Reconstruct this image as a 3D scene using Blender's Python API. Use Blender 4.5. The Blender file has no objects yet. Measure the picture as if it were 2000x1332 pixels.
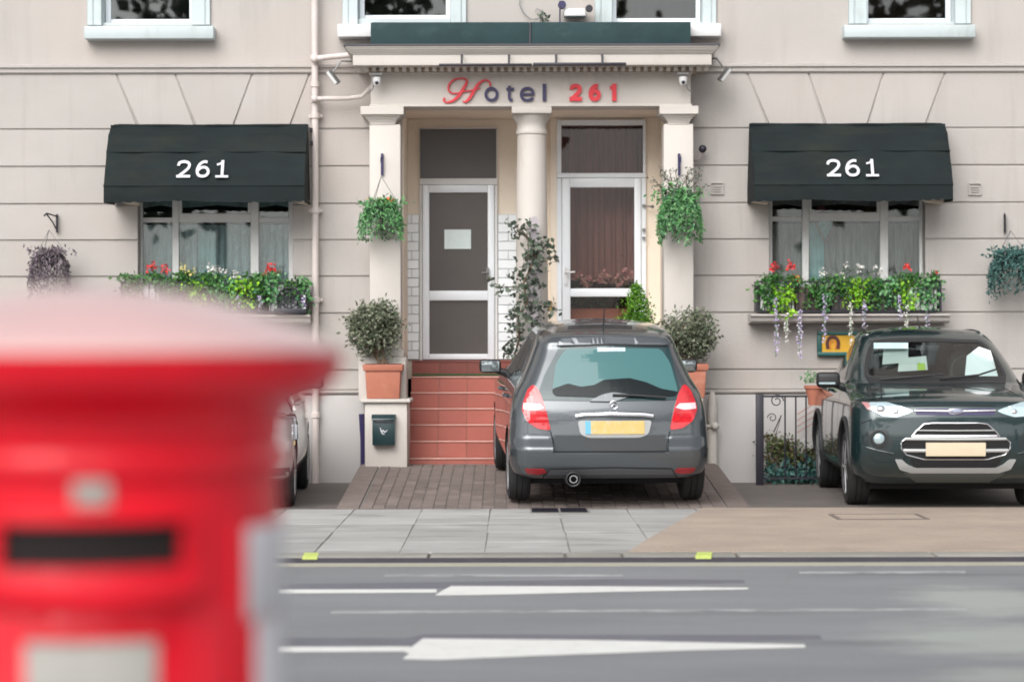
import bpy, bmesh, math, random
import numpy as np
from mathutils import Vector, Matrix
from mathutils.bvhtree import BVHTree
from mathutils.geometry import delaunay_2d_cdt

SC = bpy.context.scene
COL = SC.collection
PI = math.pi
EYE = 1.477            # camera height above the far pavement (metres)
FPX = 4722.0           # 85 mm lens

# ------------------------------------------------------------------ camera, sky, sun, exposure
cam_d = bpy.data.cameras.new('camera')
cam = bpy.data.objects.new('camera', cam_d); COL.objects.link(cam)
cam.location = (0, 0, EYE)
cam.rotation_euler = (math.radians(90), math.radians(0.10), 0)
cam_d.sensor_width = 36.0; cam_d.lens = 85.0
cam_d.clip_start = 0.1; cam_d.clip_end = 2000
cam_d.dof.use_dof = True
cam_d.dof.focus_distance = 22.5
cam_d.dof.aperture_fstop = 2.1
SC.camera = cam

SUN_EL, SUN_AZ = math.radians(39), math.radians(200)   # azimuth clockwise from +Y (north)
world = bpy.data.worlds.new('World'); SC.world = world; world.use_nodes = True
wn = world.node_tree.nodes; wl = world.node_tree.links; wn.clear()
sky = wn.new('ShaderNodeTexSky'); sky.sky_type = 'NISHITA'; sky.sun_disc = False
sky.sun_elevation = SUN_EL; sky.sun_rotation = SUN_AZ; sky.air_density = 1.0; sky.dust_density = 3.0
bwn = wn.new('ShaderNodeRGBToBW'); mixn = wn.new('ShaderNodeMix'); mixn.data_type = 'RGBA'
mixn.inputs[0].default_value = 0.88                     # thin overcast: nearly colourless sky
bgn = wn.new('ShaderNodeBackground'); bgn.inputs[1].default_value = 0.15
won = wn.new('ShaderNodeOutputWorld')
wl.new(sky.outputs[0], bwn.inputs[0]); wl.new(sky.outputs[0], mixn.inputs[6]); wl.new(bwn.outputs[0], mixn.inputs[7])
wl.new(mixn.outputs[2], bgn.inputs[0]); wl.new(bgn.outputs[0], won.inputs[0])

sun_d = bpy.data.lights.new('sun', 'SUN'); sun_d.energy = 1.25; sun_d.angle = math.radians(50); sun_d.color = (1, .98, .95)
sun = bpy.data.objects.new('sun', sun_d); COL.objects.link(sun)
sdir = Vector((math.sin(SUN_AZ)*math.cos(SUN_EL), math.cos(SUN_AZ)*math.cos(SUN_EL), math.sin(SUN_EL)))
sun.rotation_euler = sdir.to_track_quat('Z', 'Y').to_euler()
sun.location = sdir*30

vs = SC.view_settings
vs.view_transform = 'Standard'; vs.look = 'None'; vs.gamma = 1; vs.exposure = 0.72; vs.use_curve_mapping = False
SC.cycles.max_bounces = 8
SC.cycles.pixel_filter_type = 'BLACKMAN_HARRIS'; SC.cycles.filter_width = 1.8
SC.cycles.use_denoising = True

# ------------------------------------------------------------------ helpers
def X(px, d): return (px-1000.0)*d/FPX
def Z(py, d): return EYE+(666.0-py)*d/FPX

LOCAL = set()
def wloc(o):
    v = Vector((0, 0, 0))
    while o is not None:
        if o.name in LOCAL: break
        v += o.location; o = o.parent
    return v

def tag(o, label=None, cat=None, group=None, kind=None):
    if label: o['label'] = label
    if cat: o['category'] = cat
    if group: o['group'] = group
    if kind: o['kind'] = kind
    return o

def thing(name, loc, label, cat, group=None, rz=0, rx=0, local=False):
    o = bpy.data.objects.new(name, None); COL.objects.link(o)
    o.empty_display_size = .1
    o.location = loc; o.rotation_euler = (rx, 0, rz)
    if local: LOCAL.add(o.name)
    return tag(o, label, cat, group)

class MB:
    def __init__(s): s.v = []; s.f = []
    def add(s, vs, fs):
        n = len(s.v); s.v += [tuple(p) for p in vs]; s.f += [tuple(i+n for i in f) for f in fs]; return s
    def box(s, x0, x1, y0, y1, z0, z1):
        if x0 > x1: x0, x1 = x1, x0
        if y0 > y1: y0, y1 = y1, y0
        if z0 > z1: z0, z1 = z1, z0
        return s.add([(x0,y0,z0),(x1,y0,z0),(x1,y1,z0),(x0,y1,z0),(x0,y0,z1),(x1,y0,z1),(x1,y1,z1),(x0,y1,z1)],
            [(0,3,2,1),(4,5,6,7),(0,1,5,4),(1,2,6,5),(2,3,7,6),(3,0,4,7)])
    def prism_y(s, pts, y0, y1):
        """polygon of (x,z) points extruded along y"""
        a = sum(pts[i][0]*pts[(i+1) % len(pts)][1]-pts[(i+1) % len(pts)][0]*pts[i][1] for i in range(len(pts)))
        if a < 0: pts = pts[::-1]
        n = len(pts)
        vs = [(x, y0, z) for x, z in pts]+[(x, y1, z) for x, z in pts]
        fs = [tuple(range(n)), tuple(range(2*n-1, n-1, -1))]+[(i, n+i, n+(i+1) % n, (i+1) % n) for i in range(n)]
        return s.add(vs, fs)
    def prism_x(s, pts, x0, x1):
        """polygon of (y,z) points extruded along x"""
        a = sum(pts[i][0]*pts[(i+1) % len(pts)][1]-pts[(i+1) % len(pts)][0]*pts[i][1] for i in range(len(pts)))
        if a < 0: pts = pts[::-1]
        n = len(pts)
        vs = [(x0, y, z) for y, z in pts]+[(x1, y, z) for y, z in pts]
        fs = [tuple(range(n-1, -1, -1)), tuple(range(n, 2*n))]+[(i, (i+1) % n, n+(i+1) % n, n+i) for i in range(n)]
        return s.add(vs, fs)
    def prism_z(s, pts, z0, z1):
        a = sum(pts[i][0]*pts[(i+1) % len(pts)][1]-pts[(i+1) % len(pts)][0]*pts[i][1] for i in range(len(pts)))
        if a < 0: pts = pts[::-1]
        n = len(pts)
        vs = [(x, y, z0) for x, y in pts]+[(x, y, z1) for x, y in pts]
        fs = [tuple(range(n-1, -1, -1)), tuple(range(n, 2*n))]+[(i, (i+1) % n, n+(i+1) % n, n+i) for i in range(n)]
        return s.add(vs, fs)
    def tube(s, pts, r, seg=8, cap=True):
        pts = [Vector(p) for p in pts]; n = len(pts)
        rs = r if isinstance(r, (list, tuple)) else [r]*n
        base = len(s.v); up = None
        for i, p in enumerate(pts):
            t = (pts[min(i+1, n-1)]-pts[max(i-1, 0)])
            if t.length < 1e-9: t = Vector((0, 0, 1))
            t.normalize()
            if up is None:
                up = Vector((0, 0, 1)) if abs(t.z) < .9 else Vector((1, 0, 0))
            a = t.cross(up)
            if a.length < 1e-6: a = t.cross(Vector((1, 0, 0)))
            a.normalize(); b = a.cross(t).normalized(); up = b
            for k in range(seg):
                q = 2*PI*k/seg
                s.v.append(tuple(p+a*math.cos(q)*rs[i]+b*math.sin(q)*rs[i]))
        for i in range(n-1):
            for k in range(seg):
                a0 = base+i*seg+k; a1 = base+i*seg+(k+1) % seg
                s.f.append((a0, a1, a1+seg, a0+seg))
        if cap:
            s.f.append(tuple(base+k for k in range(seg))[::-1]); s.f.append(tuple(base+(n-1)*seg+k for k in range(seg)))
        return s
    def lathe(s, prof, c=(0, 0, 0), seg=32, axis='z', mod=None, caps=True):
        """prof: list of (r, h)"""
        base = len(s.v); n = len(prof)
        for (r, h) in prof:
            for k in range(seg):
                a = 2*PI*k/seg
                rr = r if mod is None else mod(r, h, a)
                p = (rr*math.cos(a), rr*math.sin(a), h)
                if axis == 'x': p = (p[2], p[0], p[1])
                if axis == 'y': p = (p[1], p[2], p[0])
                s.v.append((p[0]+c[0], p[1]+c[1], p[2]+c[2]))
        for i in range(n-1):
            for k in range(seg):
                a0 = base+i*seg+k; a1 = base+i*seg+(k+1) % seg
                s.f.append((a0, a1, a1+seg, a0+seg))
        if caps and prof[0][0] > 1e-5: s.f.append(tuple(base+k for k in range(seg))[::-1])
        if caps and prof[-1][0] > 1e-5: s.f.append(tuple(base+(n-1)*seg+k for k in range(seg)))
        return s
    def ball(s, c, r, seg=10, rings=6, sc=(1, 1, 1)):
        base = len(s.v)
        for i in range(rings+1):
            t = PI*i/rings
            for k in range(seg):
                a = 2*PI*k/seg
                s.v.append((c[0]+r*sc[0]*math.sin(t)*math.cos(a), c[1]+r*sc[1]*math.sin(t)*math.sin(a), c[2]+r*sc[2]*math.cos(t)))
        for i in range(rings):
            for k in range(seg):
                a0 = base+i*seg+k; a1 = base+i*seg+(k+1) % seg
                s.f.append((a0, a0+seg, a1+seg, a1))
        return s
    def leaves(s, P, size, rng, droop=0.0, asp=.55, vary=.35, out=None):
        """P: Nx3 array of leaf bases; each leaf = folded diamond of two triangles"""
        P = np.asarray(P, float); n = len(P)
        if n == 0: return s
        d = rng.normal(size=(n, 3)); d[:, 2] -= droop
        if out is not None: d += out
        d /= np.linalg.norm(d, axis=1)[:, None]
        q = rng.normal(size=(n, 3)); w = np.cross(d, q); w /= np.linalg.norm(w, axis=1)[:, None]+1e-9
        nn = np.cross(d, w)
        L = size*(1+vary*rng.uniform(-1, 1, n))[:, None]
        a = P; b = P+d*L*.45+w*L*asp*.5+nn*L*.10; c = P+d*L; e = P+d*L*.45-w*L*asp*.5+nn*L*.10
        V = np.stack([a, b, c, e], 1).reshape(-1, 3)
        base = len(s.v); s.v += [tuple(x) for x in V.tolist()]
        for i in range(n):
            k = base+i*4; s.f.append((k, k+1, k+2)); s.f.append((k, k+2, k+3))
        return s
    def mesh(s, name, bevel=0, seg=2, smooth=False, angle=40):
        me = bpy.data.meshes.new(name)
        me.from_pydata(s.v, [], s.f); me.update()
        if bevel:
            bm = bmesh.new(); bm.from_mesh(me)
            es = [e for e in bm.edges if len(e.link_faces) == 2 and e.calc_face_angle(0) > .5]
            bmesh.ops.bevel(bm, geom=es, offset=bevel, segments=seg, affect='EDGES', profile=.5, clamp_overlap=True)
            bm.to_mesh(me); bm.free()
        if smooth or bevel:
            me.shade_smooth() if hasattr(me, 'shade_smooth') else None
            try: me.set_sharp_from_angle(angle=math.radians(angle))
            except Exception: pass
        return me

def put(name, g, mat, parent=None, bevel=0, seg=2, smooth=False, angle=40, origin=None):
    """link geometry given in world space (or in the local space of a car root)"""
    me = g.mesh(name, bevel, seg, smooth, angle) if isinstance(g, MB) else g
    n = len(me.vertices)
    co = np.empty(n*3); me.vertices.foreach_get('co', co); co = co.reshape(-1, 3)
    c = (co.min(0)+co.max(0))/2 if n else np.zeros(3)
    if parent is None or origin == 'base': c[2] = co[:, 2].min()
    if isinstance(origin, (tuple, Vector)): c = np.array(origin)
    co -= c; me.vertices.foreach_set('co', co.ravel()); me.update()
    if mat is not None and len(me.materials) == 0: me.materials.append(mat)
    o = bpy.data.objects.new(name, me); COL.objects.link(o)
    if parent is not None:
        o.parent = parent; o.location = Vector(c)-wloc(parent)
    else: o.location = c
    return o

def dup(o, parent, loc):
    c = o.copy(); COL.objects.link(c); c.parent = parent; c.location = Vector(loc)-wloc(parent); return c

# ------------------------------------------------------------------ materials (procedural)
def pbr(name, col, rough=.6, metal=0.0, coat=0.0, spec=.5, var=0.0, vscale=3.0, vstretch=(1, 1, 1), bump=0.0, bscale=60.0,
        piece=0.0, island=None, dirt=None, ior=None, flakes=False, trans=0.0, rvar=0.0, sheen=0.0, stain=None):
    m = bpy.data.materials.new(name); m.use_nodes = True
    N = m.node_tree.nodes; L = m.node_tree.links; b = N['Principled BSDF']
    b.inputs['Roughness'].default_value = rough; b.inputs['Metallic'].default_value = metal
    b.inputs['Coat Weight'].default_value = coat; b.inputs['Coat Roughness'].default_value = .03
    b.inputs['Specular IOR Level'].default_value = spec
    if ior: b.inputs['IOR'].default_value = ior
    b.inputs['Transmission Weight'].default_value = trans
    if sheen: b.inputs['Sheen Weight'].default_value = sheen
    geo = N.new('ShaderNodeNewGeometry')
    rgb = N.new('ShaderNodeRGB'); rgb.outputs[0].default_value = (*col, 1)
    cur = rgb.outputs[0]
    def mapping(sc):
        mp = N.new('ShaderNodeMapping'); mp.inputs['Scale'].default_value = sc
        L.new(geo.outputs['Position'], mp.inputs['Vector']); return mp.outputs[0]
    def noise(scale, vec=None, detail=5, rough_=.6):
        t = N.new('ShaderNodeTexNoise'); t.inputs['Scale'].default_value = scale; t.inputs['Detail'].default_value = detail
        t.inputs['Roughness'].default_value = rough_
        L.new(vec or geo.outputs['Position'], t.inputs['Vector']); return t.outputs['Fac']
    def rng(fac, a, b2, lo, hi):
        r = N.new('ShaderNodeMapRange'); L.new(fac, r.inputs[0])
        for i, v in enumerate((a, b2, lo, hi)): r.inputs[i+1].default_value = v
        return r.outputs[0]
    def scale(c, f):
        v = N.new('ShaderNodeVectorMath'); v.operation = 'SCALE'; L.new(c, v.inputs[0]); L.new(f, v.inputs['Scale']); return v.outputs[0]
    def mix(c1, col2, f):
        x = N.new('ShaderNodeMix'); x.data_type = 'RGBA'; L.new(f, x.inputs[0]); L.new(c1, x.inputs[6]); x.inputs[7].default_value = (*col2, 1); return x.outputs[2]
    if island:
        r = N.new('ShaderNodeValToRGB'); r.color_ramp.interpolation = 'LINEAR'
        els = r.color_ramp.elements
        for i, c in enumerate(island):
            p = i/(len(island)-1)
            e = els[i] if i < 2 else els.new(p)
            e.position = p; e.color = (*c, 1)
        L.new(geo.outputs['Random Per Island'], r.inputs[0]); cur = r.outputs[0]
    if var: cur = scale(cur, rng(noise(vscale, mapping(vstretch)), .25, .75, 1-var, 1+var))
    if piece:
        oi = N.new('ShaderNodeObjectInfo'); cur = scale(cur, rng(oi.outputs['Random'], 0, 1, 1-piece, 1+piece))
    if dirt:   # (colour, scale, threshold, amount, stretch)
        dc, ds, dt, da, dst = dirt
        cur = mix(cur, dc, rng(noise(ds, mapping(dst), 7, .65), dt, dt+.18, 0, da))
    if stain:
        dc, ds, dt, da, dst = stain
        cur = mix(cur, dc, rng(noise(ds, mapping(dst), 4, .55), dt, dt+.08, 0, da))
    L.new(cur, b.inputs['Base Color'])
    if rvar: L.new(rng(noise(vscale*1.7), .3, .7, max(0, rough-rvar), min(1, rough+rvar)), b.inputs['Roughness'])
    if bump:
        bp = N.new('ShaderNodeBump'); bp.inputs['Strength'].default_value = min(1, bump); bp.inputs['Distance'].default_value = .01
        L.new(noise(bscale), bp.inputs['Height']); L.new(bp.outputs[0], b.inputs['Normal'])
    return m

def glass(name, tint=(.9, .95, .95), refl=1.0, ior=1.5):
    """thin architectural glass: clear sheet with Fresnel reflection"""
    m = bpy.data.materials.new(name); m.use_nodes = True
    N = m.node_tree.nodes; L = m.node_tree.links; N.clear()
    out = N.new('ShaderNodeOutputMaterial'); t = N.new('ShaderNodeBsdfTransparent'); t.inputs[0].default_value = (*tint, 1)
    g = N.new('ShaderNodeBsdfGlossy'); g.inputs['Roughness'].default_value = .015; g.inputs[0].default_value = (refl, refl, refl, 1)
    f = N.new('ShaderNodeFresnel'); f.inputs[0].default_value = ior
    mx = N.new('ShaderNodeMixShader'); L.new(f.outputs[0], mx.inputs[0]); L.new(t.outputs[0], mx.inputs[1]); L.new(g.outputs[0], mx.inputs[2])
    L.new(mx.outputs[0], out.inputs[0]); return m

STUC = (.435, .405, .382)
M = {}
M['stucco'] = pbr('stucco', STUC, .85, var=.05, vscale=1.1, vstretch=(1, 1, 1.6), bump=.25, bscale=45, piece=.03,
                  dirt=((.31, .28, .26), 1.8, .53, .40, (2.2, 1, .22)), stain=((.445, .395, .365), .45, .50, .6, (1, 1, 1)))
M['stucco_up'] = pbr('stucco_upper', (.44, .410, .386), .85, var=.05, vscale=.8, bump=.25, bscale=50,
                  dirt=((.31, .28, .26), 1.5, .52, .40, (1.8, 1, .22)), stain=((.455, .405, .375), .4, .50, .6, (1, 1, 1)))
M['groove'] = pbr('stucco_groove', (.385, .355, .335), .9, var=.12, vscale=4)
M['plinth'] = pbr('plinth_paint', (.47, .45, .44), .75, var=.04, vscale=1.5, bump=.15, dirt=((.38, .35, .31), 2.0, .56, .4, (1, 1, .5)))
M['cream'] = pbr('portico_paint', (.57, .53, .49), .7, var=.04, vscale=2, bump=.15, bscale=50, dirt=((.42, .37, .32), 2.5, .57, .45, (1.3, 1, .4)))
M['tan'] = pbr('porch_paint', (.86, .76, .64), .8, var=.06, vscale=2.5, bump=.15, dirt=((.38, .30, .22), 2.2, .58, .35, (1, 1, .5)))
M['seafoam'] = pbr('window_surround_paint', (.50, .56, .57), .6, var=.05, vscale=3, dirt=((.28, .33, .30), 4, .56, .5, (1, 1, .4)))
M['white'] = pbr('white_upvc', (.80, .84, .88), .3, var=.03, vscale=4, dirt=((.5, .52, .5), 6, .60, .3, (1, 1, .4)))
M['white2'] = pbr('aged_white_frame', (.70, .70, .69), .45, var=.06, vscale=5, dirt=((.35, .33, .30), 5, .57, .4, (1, 1, .4)))
M['glazed'] = pbr('white_glazed_tile', (.84, .88, .90), .12, piece=.05, var=.03, vscale=5)
M['grout'] = pbr('grout', (.50, .54, .56), .9)
M['glass'] = glass('window_glass', (.75, .82, .82), 1.0, 1.55)
M['glass_up'] = glass('upper_window_glass', (.5, .55, .55), 1.0, 1.7)
M['glass_car'] = glass('windscreen_glass', (.78, .88, .86), 1.0, 1.5)
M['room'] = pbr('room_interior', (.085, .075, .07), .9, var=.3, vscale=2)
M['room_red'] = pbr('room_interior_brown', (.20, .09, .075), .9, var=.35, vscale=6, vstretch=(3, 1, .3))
M['lace'] = pbr('lace_curtain', (.60, .62, .62), .9, var=.3, vscale=9, vstretch=(2.5, 1, .5), dirt=((.88, .95, .95), 16, .54, .7, (1, 1, 1)))
M['lace2'] = pbr('warm_lace_curtain', (.52, .43, .41), .9, var=.35, vscale=9, vstretch=(2.5, 1, .4), dirt=((.78, .74, .72), 17, .62, .7, (1, 1, 1)))
M['teal'] = pbr('teal_drape', (.52, .70, .69), .9, var=.2, vscale=8)
M['film'] = pbr('dark_door_panel', (.075, .064, .058), .28, var=.12, vscale=1.2, spec=.5)
M['canvas'] = pbr('awning_canvas', (.0095, .0150, .0160), .8, spec=.25, var=.25, vscale=2.2, vstretch=(1, 1, 2), bump=.3, bscale=180,
                  dirt=((.024, .028, .020), 1.8, .52, .6, (.6, 1, 2.2)))
M['felt'] = pbr('green_roof_felt', (.014, .040, .044), .8, var=.25, vscale=3, bump=.4, bscale=60, dirt=((.045, .085, .085), 6, .58, .6, (.5, 1, 1)))
M['lead'] = pbr('lead_edge', (.07, .065, .075), .6)
M['red_letter'] = pbr('red_sign_paint', (.70, .035, .05), .45, var=.08, vscale=12)
M['navy'] = pbr('navy_sign_paint', (.028, .022, .085), .45)
M['offwhite'] = pbr('number_white', (.58, .58, .62), .6, var=.06, vscale=8)
M['black'] = pbr('black_iron', (.018, .017, .026), .45, var=.2, vscale=8)
M['steel'] = pbr('grey_bracket', (.22, .22, .22), .5, metal=.4)
M['pipe'] = pbr('painted_pipe', (.62, .55, .52), .5, var=.07, vscale=5, dirt=((.35, .29, .25), 5, .57, .5, (1, 1, .3)))
M['plastic_white'] = pbr('white_plastic', (.7, .7, .7), .35)
M['asphalt'] = pbr('asphalt', (.215, .22, .232), .88, var=.15, vscale=1.1, vstretch=(.35, 1, 1), bump=.6, bscale=170,
                   dirt=((.34, .345, .35), 70, .57, .8, (.6, 1, 1)), stain=((.14, .145, .155), .8, .60, .6, (.25, 1.6, 1)))
M['forecourt'] = pbr('brown_asphalt', (.14, .122, .112), .9, var=.18, vscale=2, bump=.6, bscale=150, dirt=((.20, .18, .165), 120, .62, .8, (1, 1, 1)))
M['gravel'] = pbr('tan_resin_surface', (.375, .305, .25), .9, var=.17, vscale=1.6, bump=.6, bscale=120,
                  dirt=((.52, .45, .38), 48, .55, .8, (1, 1, 1)), stain=((.26, .19, .15), 95, .60, .6, (1, 1, 1)))
M['slab'] = pbr('york_stone_slab', (.36, .355, .345), .85, piece=.12, var=.13, vscale=1.6, vstretch=(.5, 1, 1), bump=.3, bscale=50,
                dirt=((.50, .50, .49), 2.6, .53, .7, (.5, 1.4, 1)), stain=((.25, .245, .235), 1.7, .56, .7, (.6, 1.5, 1)))
M['joint'] = pbr('joint_dirt', (.22, .21, .195), .95)
M['kerb'] = pbr('granite_kerb', (.27, .26, .235), .85, piece=.1, var=.15, vscale=4, vstretch=(.5, 1, 1), bump=.4, bscale=90)
M['brick'] = pbr('block_paver', (.195, .155, .14), .9, piece=.17, var=.15, vscale=7, bump=.5, bscale=90, dirt=((.30, .24, .20), 40, .64, .5, (1, 1, 1)))
M['terra'] = pbr('quarry_tile', (.36, .105, .078), .5, piece=.08, var=.08, vscale=4, dirt=((.40, .17, .14), 5, .58, .4, (1, 1, 1)))
M['nosing'] = pbr('tile_nosing', (.62, .35, .30), .6, var=.15, vscale=7)
M['terra_dark'] = pbr('dark_quarry_tile', (.23, .06, .045), .5, piece=.12, var=.12, vscale=5)
M['mat'] = pbr('green_doormat', (.055, .08, .035), .95, var=.2, vscale=30)
M['pot'] = pbr('terracotta_pot', (.42, .15, .095), .75, var=.10, vscale=6, dirt=((.52, .30, .22), 6, .57, .5, (1, 1, 1)))
M['soil'] = pbr('soil', (.03, .02, .015), 1)
M['road_white'] = pbr('worn_white_paint', (.68, .68, .66), .7, var=.06, vscale=6, dirt=((.34, .34, .35), 22, .57, .75, (.5, 1, 1)))
M['road_faint'] = pbr('worn_out_white_paint', (.36, .365, .37), .8, var=.1, vscale=4, dirt=((.16, .165, .175), 9, .46, .9, (.5, 1, 1)))
M['road_cream'] = pbr('cream_edge_line', (.38, .36, .29), .75, var=.08, vscale=3, dirt=((.3, .29, .24), 12, .60, .5, (.5, 1, 1)))
M['patch_dark'] = pbr('old_marking_tar', (.145, .143, .168), .85, var=.12, vscale=5, bump=.4, bscale=170)
M['patch_pale'] = pbr('pale_worn_road', (.30, .31, .30), .85, var=.18, vscale=3, vstretch=(.4, 1, 1), bump=.5, bscale=150, dirt=((.42, .44, .41), 6, .52, .7, (.4, 1, 1)))
M['lime_paint'] = pbr('lime_spray_paint', (.50, .58, .15), .7, var=.12, vscale=14)
M['gpo'] = pbr('pillar_box_red', (.74, .0, .016), .42, coat=.35, spec=.35, var=.07, vscale=6, dirt=((.50, .02, .03), 9, .58, .5, (1, 1, 1)))
M['gpo_dark'] = pbr('aperture_black', (.006, .004, .004), .8)
M['tin'] = pbr('grey_enamel_plate', (.40, .39, .36), .35, var=.10, vscale=9, dirt=((.24, .23, .21), 14, .52, .8, (1, 1, 3)))
M['tin2'] = pbr('pale_side_plate', (.66, .66, .70), .5, var=.14, vscale=5)
M['stem'] = pbr('woody_stem', (.13, .09, .06), .9, var=.2, vscale=20)
def leafmat(name, cols): return pbr(name, cols[0], .5, island=cols, spec=.35)
M['l_shrub'] = leafmat('shrub_leaves', [(.05, .075, .04), (.11, .14, .08), (.08, .10, .065), (.24, .26, .17), (.15, .16, .12), (.30, .30, .22)])
M['l_ivy'] = leafmat('ivy_leaves', [(.02, .075, .02), (.05, .17, .035), (.03, .10, .03), (.12, .26, .06), (.05, .14, .05)])
M['l_lime'] = leafmat('lime_leaves', [(.16, .38, .02), (.28, .56, .03), (.10, .28, .02), (.36, .62, .05)])
M['l_fern'] = leafmat('fern_leaves', [(.035, .12, .045), (.08, .24, .08), (.15, .36, .12), (.05, .16, .08), (.26, .45, .22)])
M['l_blue'] = leafmat('bluish_leaves', [(.03, .09, .09), (.06, .15, .14), (.04, .10, .08), (.09, .19, .17)])
M['l_purple'] = leafmat('purple_leaves', [(.07, .05, .065), (.14, .11, .13), (.24, .19, .23), (.08, .075, .06)])
M['l_conifer'] = leafmat('conifer_leaves', [(.03, .10, .015), (.07, .20, .02), (.15, .34, .02), (.05, .14, .02)])
M['l_dark'] = leafmat('dark_climber_leaves', [(.03, .05, .035), (.07, .10, .065), (.14, .16, .12), (.04, .07, .05), (.22, .22, .19)])
M['l_basement'] = leafmat('basement_leaves', [(.03, .05, .02), (.07, .10, .03), (.13, .15, .05), (.12, .05, .04)])
M['f_red'] = leafmat('red_petals', [(.55, .03, .03), (.75, .06, .05), (.62, .10, .12)])
M['f_orange'] = leafmat('orange_petals', [(.75, .16, .04), (.80, .25, .05)])
M['f_yellow'] = leafmat('yellow_petals', [(.75, .62, .15), (.72, .66, .35)])
M['f_white'] = leafmat('white_petals', [(.70, .70, .66), (.62, .58, .55)])
M['f_lilac'] = leafmat('lilac_petals', [(.42, .32, .58), (.58, .50, .68), (.72, .70, .74)])
M['f_pink'] = leafmat('pink_petals', [(.55, .22, .20), (.62, .30, .28), (.50, .34, .22)])

M['glass_door'] = glass('door_glass', (.85, .85, .85), 1.0, 1.3)
M['gpo_roof'] = pbr('sky_glare_pillar_box_roof', (.84, .52, .50), .30, coat=1.0, spec=.9, var=.05, vscale=4)  # pale base colour paints the sky's white glare onto the red dome
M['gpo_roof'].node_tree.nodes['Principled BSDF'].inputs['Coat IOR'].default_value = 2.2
def worn_road(m, spots):
    """pale scuffed areas of the carriageway, ragged by noise"""
    N = m.node_tree.nodes; L = m.node_tree.links; b = N['Principled BSDF']; src = b.inputs['Base Color'].links[0].from_socket
    geo = N.new('ShaderNodeNewGeometry'); tn = N.new('ShaderNodeTexNoise'); tn.inputs['Scale'].default_value = 1.6; tn.inputs['Detail'].default_value = 8; tn.inputs['Roughness'].default_value = .75
    mp = N.new('ShaderNodeMapping'); mp.inputs['Scale'].default_value = (.6, 1.3, 1); L.new(geo.outputs['Position'], mp.inputs['Vector']); L.new(mp.outputs[0], tn.inputs['Vector'])
    for (x, y, rx, ry, amt) in spots:
        m1 = N.new('ShaderNodeMapping'); m1.vector_type = 'POINT'; m1.inputs['Location'].default_value = (-x/rx, -y/ry, 0); m1.inputs['Scale'].default_value = (1/rx, 1/ry, 0)
        L.new(geo.outputs['Position'], m1.inputs['Vector'])
        ln = N.new('ShaderNodeVectorMath'); ln.operation = 'LENGTH'; L.new(m1.outputs[0], ln.inputs[0])
        ad = N.new('ShaderNodeMath'); ad.operation = 'MULTIPLY_ADD'; L.new(tn.outputs['Fac'], ad.inputs[0]); ad.inputs[1].default_value = 1.9; L.new(ln.outputs['Value'], ad.inputs[2])
        r = N.new('ShaderNodeMapRange'); L.new(ad.outputs[0], r.inputs[0]); r.inputs[1].default_value = 1.35; r.inputs[2].default_value = 1.95; r.inputs[3].default_value = amt; r.inputs[4].default_value = 0
        x_ = N.new('ShaderNodeMix'); x_.data_type = 'RGBA'; L.new(r.outputs[0], x_.inputs[0]); L.new(src, x_.inputs[6]); x_.inputs[7].default_value = (.36, .38, .355, 1); src = x_.outputs[2]
    L.new(src, b.inputs['Base Color'])
worn_road(M['asphalt'], [(2.75, 14.2, .55, 1.1, .8), (2.45, 12.4, .75, .9, .8), (2.3, 10.9, .55, .5, .6)])

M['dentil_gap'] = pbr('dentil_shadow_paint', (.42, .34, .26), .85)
# ------------------------------------------------------------------ ground, road, pavement
ZR = -0.045           # road level below the pavement
def road(px, py):
    d = FPX*(EYE-ZR)/(py-666.0); return ((px-1000)*d/FPX, d)
g = MB().box(-60, 60, -45, 80, -.5, -.12)
tag(put('ground', g, M['forecourt']), kind='structure', label='bare ground beneath the street')
g = MB().box(-40, 40, 1.2, 16.64, -.11, ZR)
tag(put('road', g, M['asphalt']), kind='structure', label='grey asphalt road between the pillar box and the hotel')
g = MB().box(-40, 40, -12, 1.2, -.11, ZR-.002)
tag(put('near_pavement', MB().box(-40, 40, -12, 3.9, -.11, 0.0), M['slab']), kind='structure', label='pavement the pillar box stands on')

def marking(name, pts, mat, label, lift=.004, cat='road marking'):
    g = MB().prism_z([road(*p) for p in pts], ZR+lift-.003, ZR+lift)
    return tag(put(name, g, mat), label, cat, kind='structure')
marking('road_patch', [(545, 1244), (790, 1246), (830, 1238), (1230, 1240), (1600, 1241), (1605, 1249), (1300, 1256), (545, 1262)], M['patch_dark'], 'dark scraped strip beside the nearest white arrow', .002, 'road patch')
marking('road_patch', [(545, 1140), (850, 1137), (1200, 1131), (1450, 1133), (1455, 1139), (1000, 1147), (545, 1151)], M['patch_dark'], 'dark scraped strip beside the farther white arrow', .002, 'road patch')
rp = random.Random(5)
def worn(cx, cy, rx, ry, n=26):
    return [(cx+rx*(1+.25*rp.uniform(-1, 1))*math.cos(2*PI*k/n), cy+ry*(1+.25*rp.uniform(-1, 1))*math.sin(2*PI*k/n)) for k in range(n)]
marking('road_line', [(545, 1263), (800, 1263), (800, 1271), (545, 1272)], M['road_white'], 'thin white lane line leading to the nearest arrow')
marking('road_arrow', [(825, 1248), (1180, 1252), (1420, 1258), (1570, 1261), (1572, 1266), (1350, 1271), (1060, 1281), (860, 1289), (786, 1287), (800, 1276), (790, 1274)], M['road_white'], 'broad white arrow tapering to the right on the nearest lane line', .006)
marking('road_line', [(545, 1151), (852, 1151), (852, 1156.5), (545, 1157.5)], M['road_white'], 'thin white lane line leading to the farther arrow')
marking('road_arrow', [(880, 1145.5), (1180, 1146.5), (1460, 1149.5), (1460, 1152), (1200, 1156.5), (1000, 1161), (850, 1163), (862, 1155)], M['road_white'], 'slim white arrow tapering to the right on the farther lane line', .006)
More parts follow.
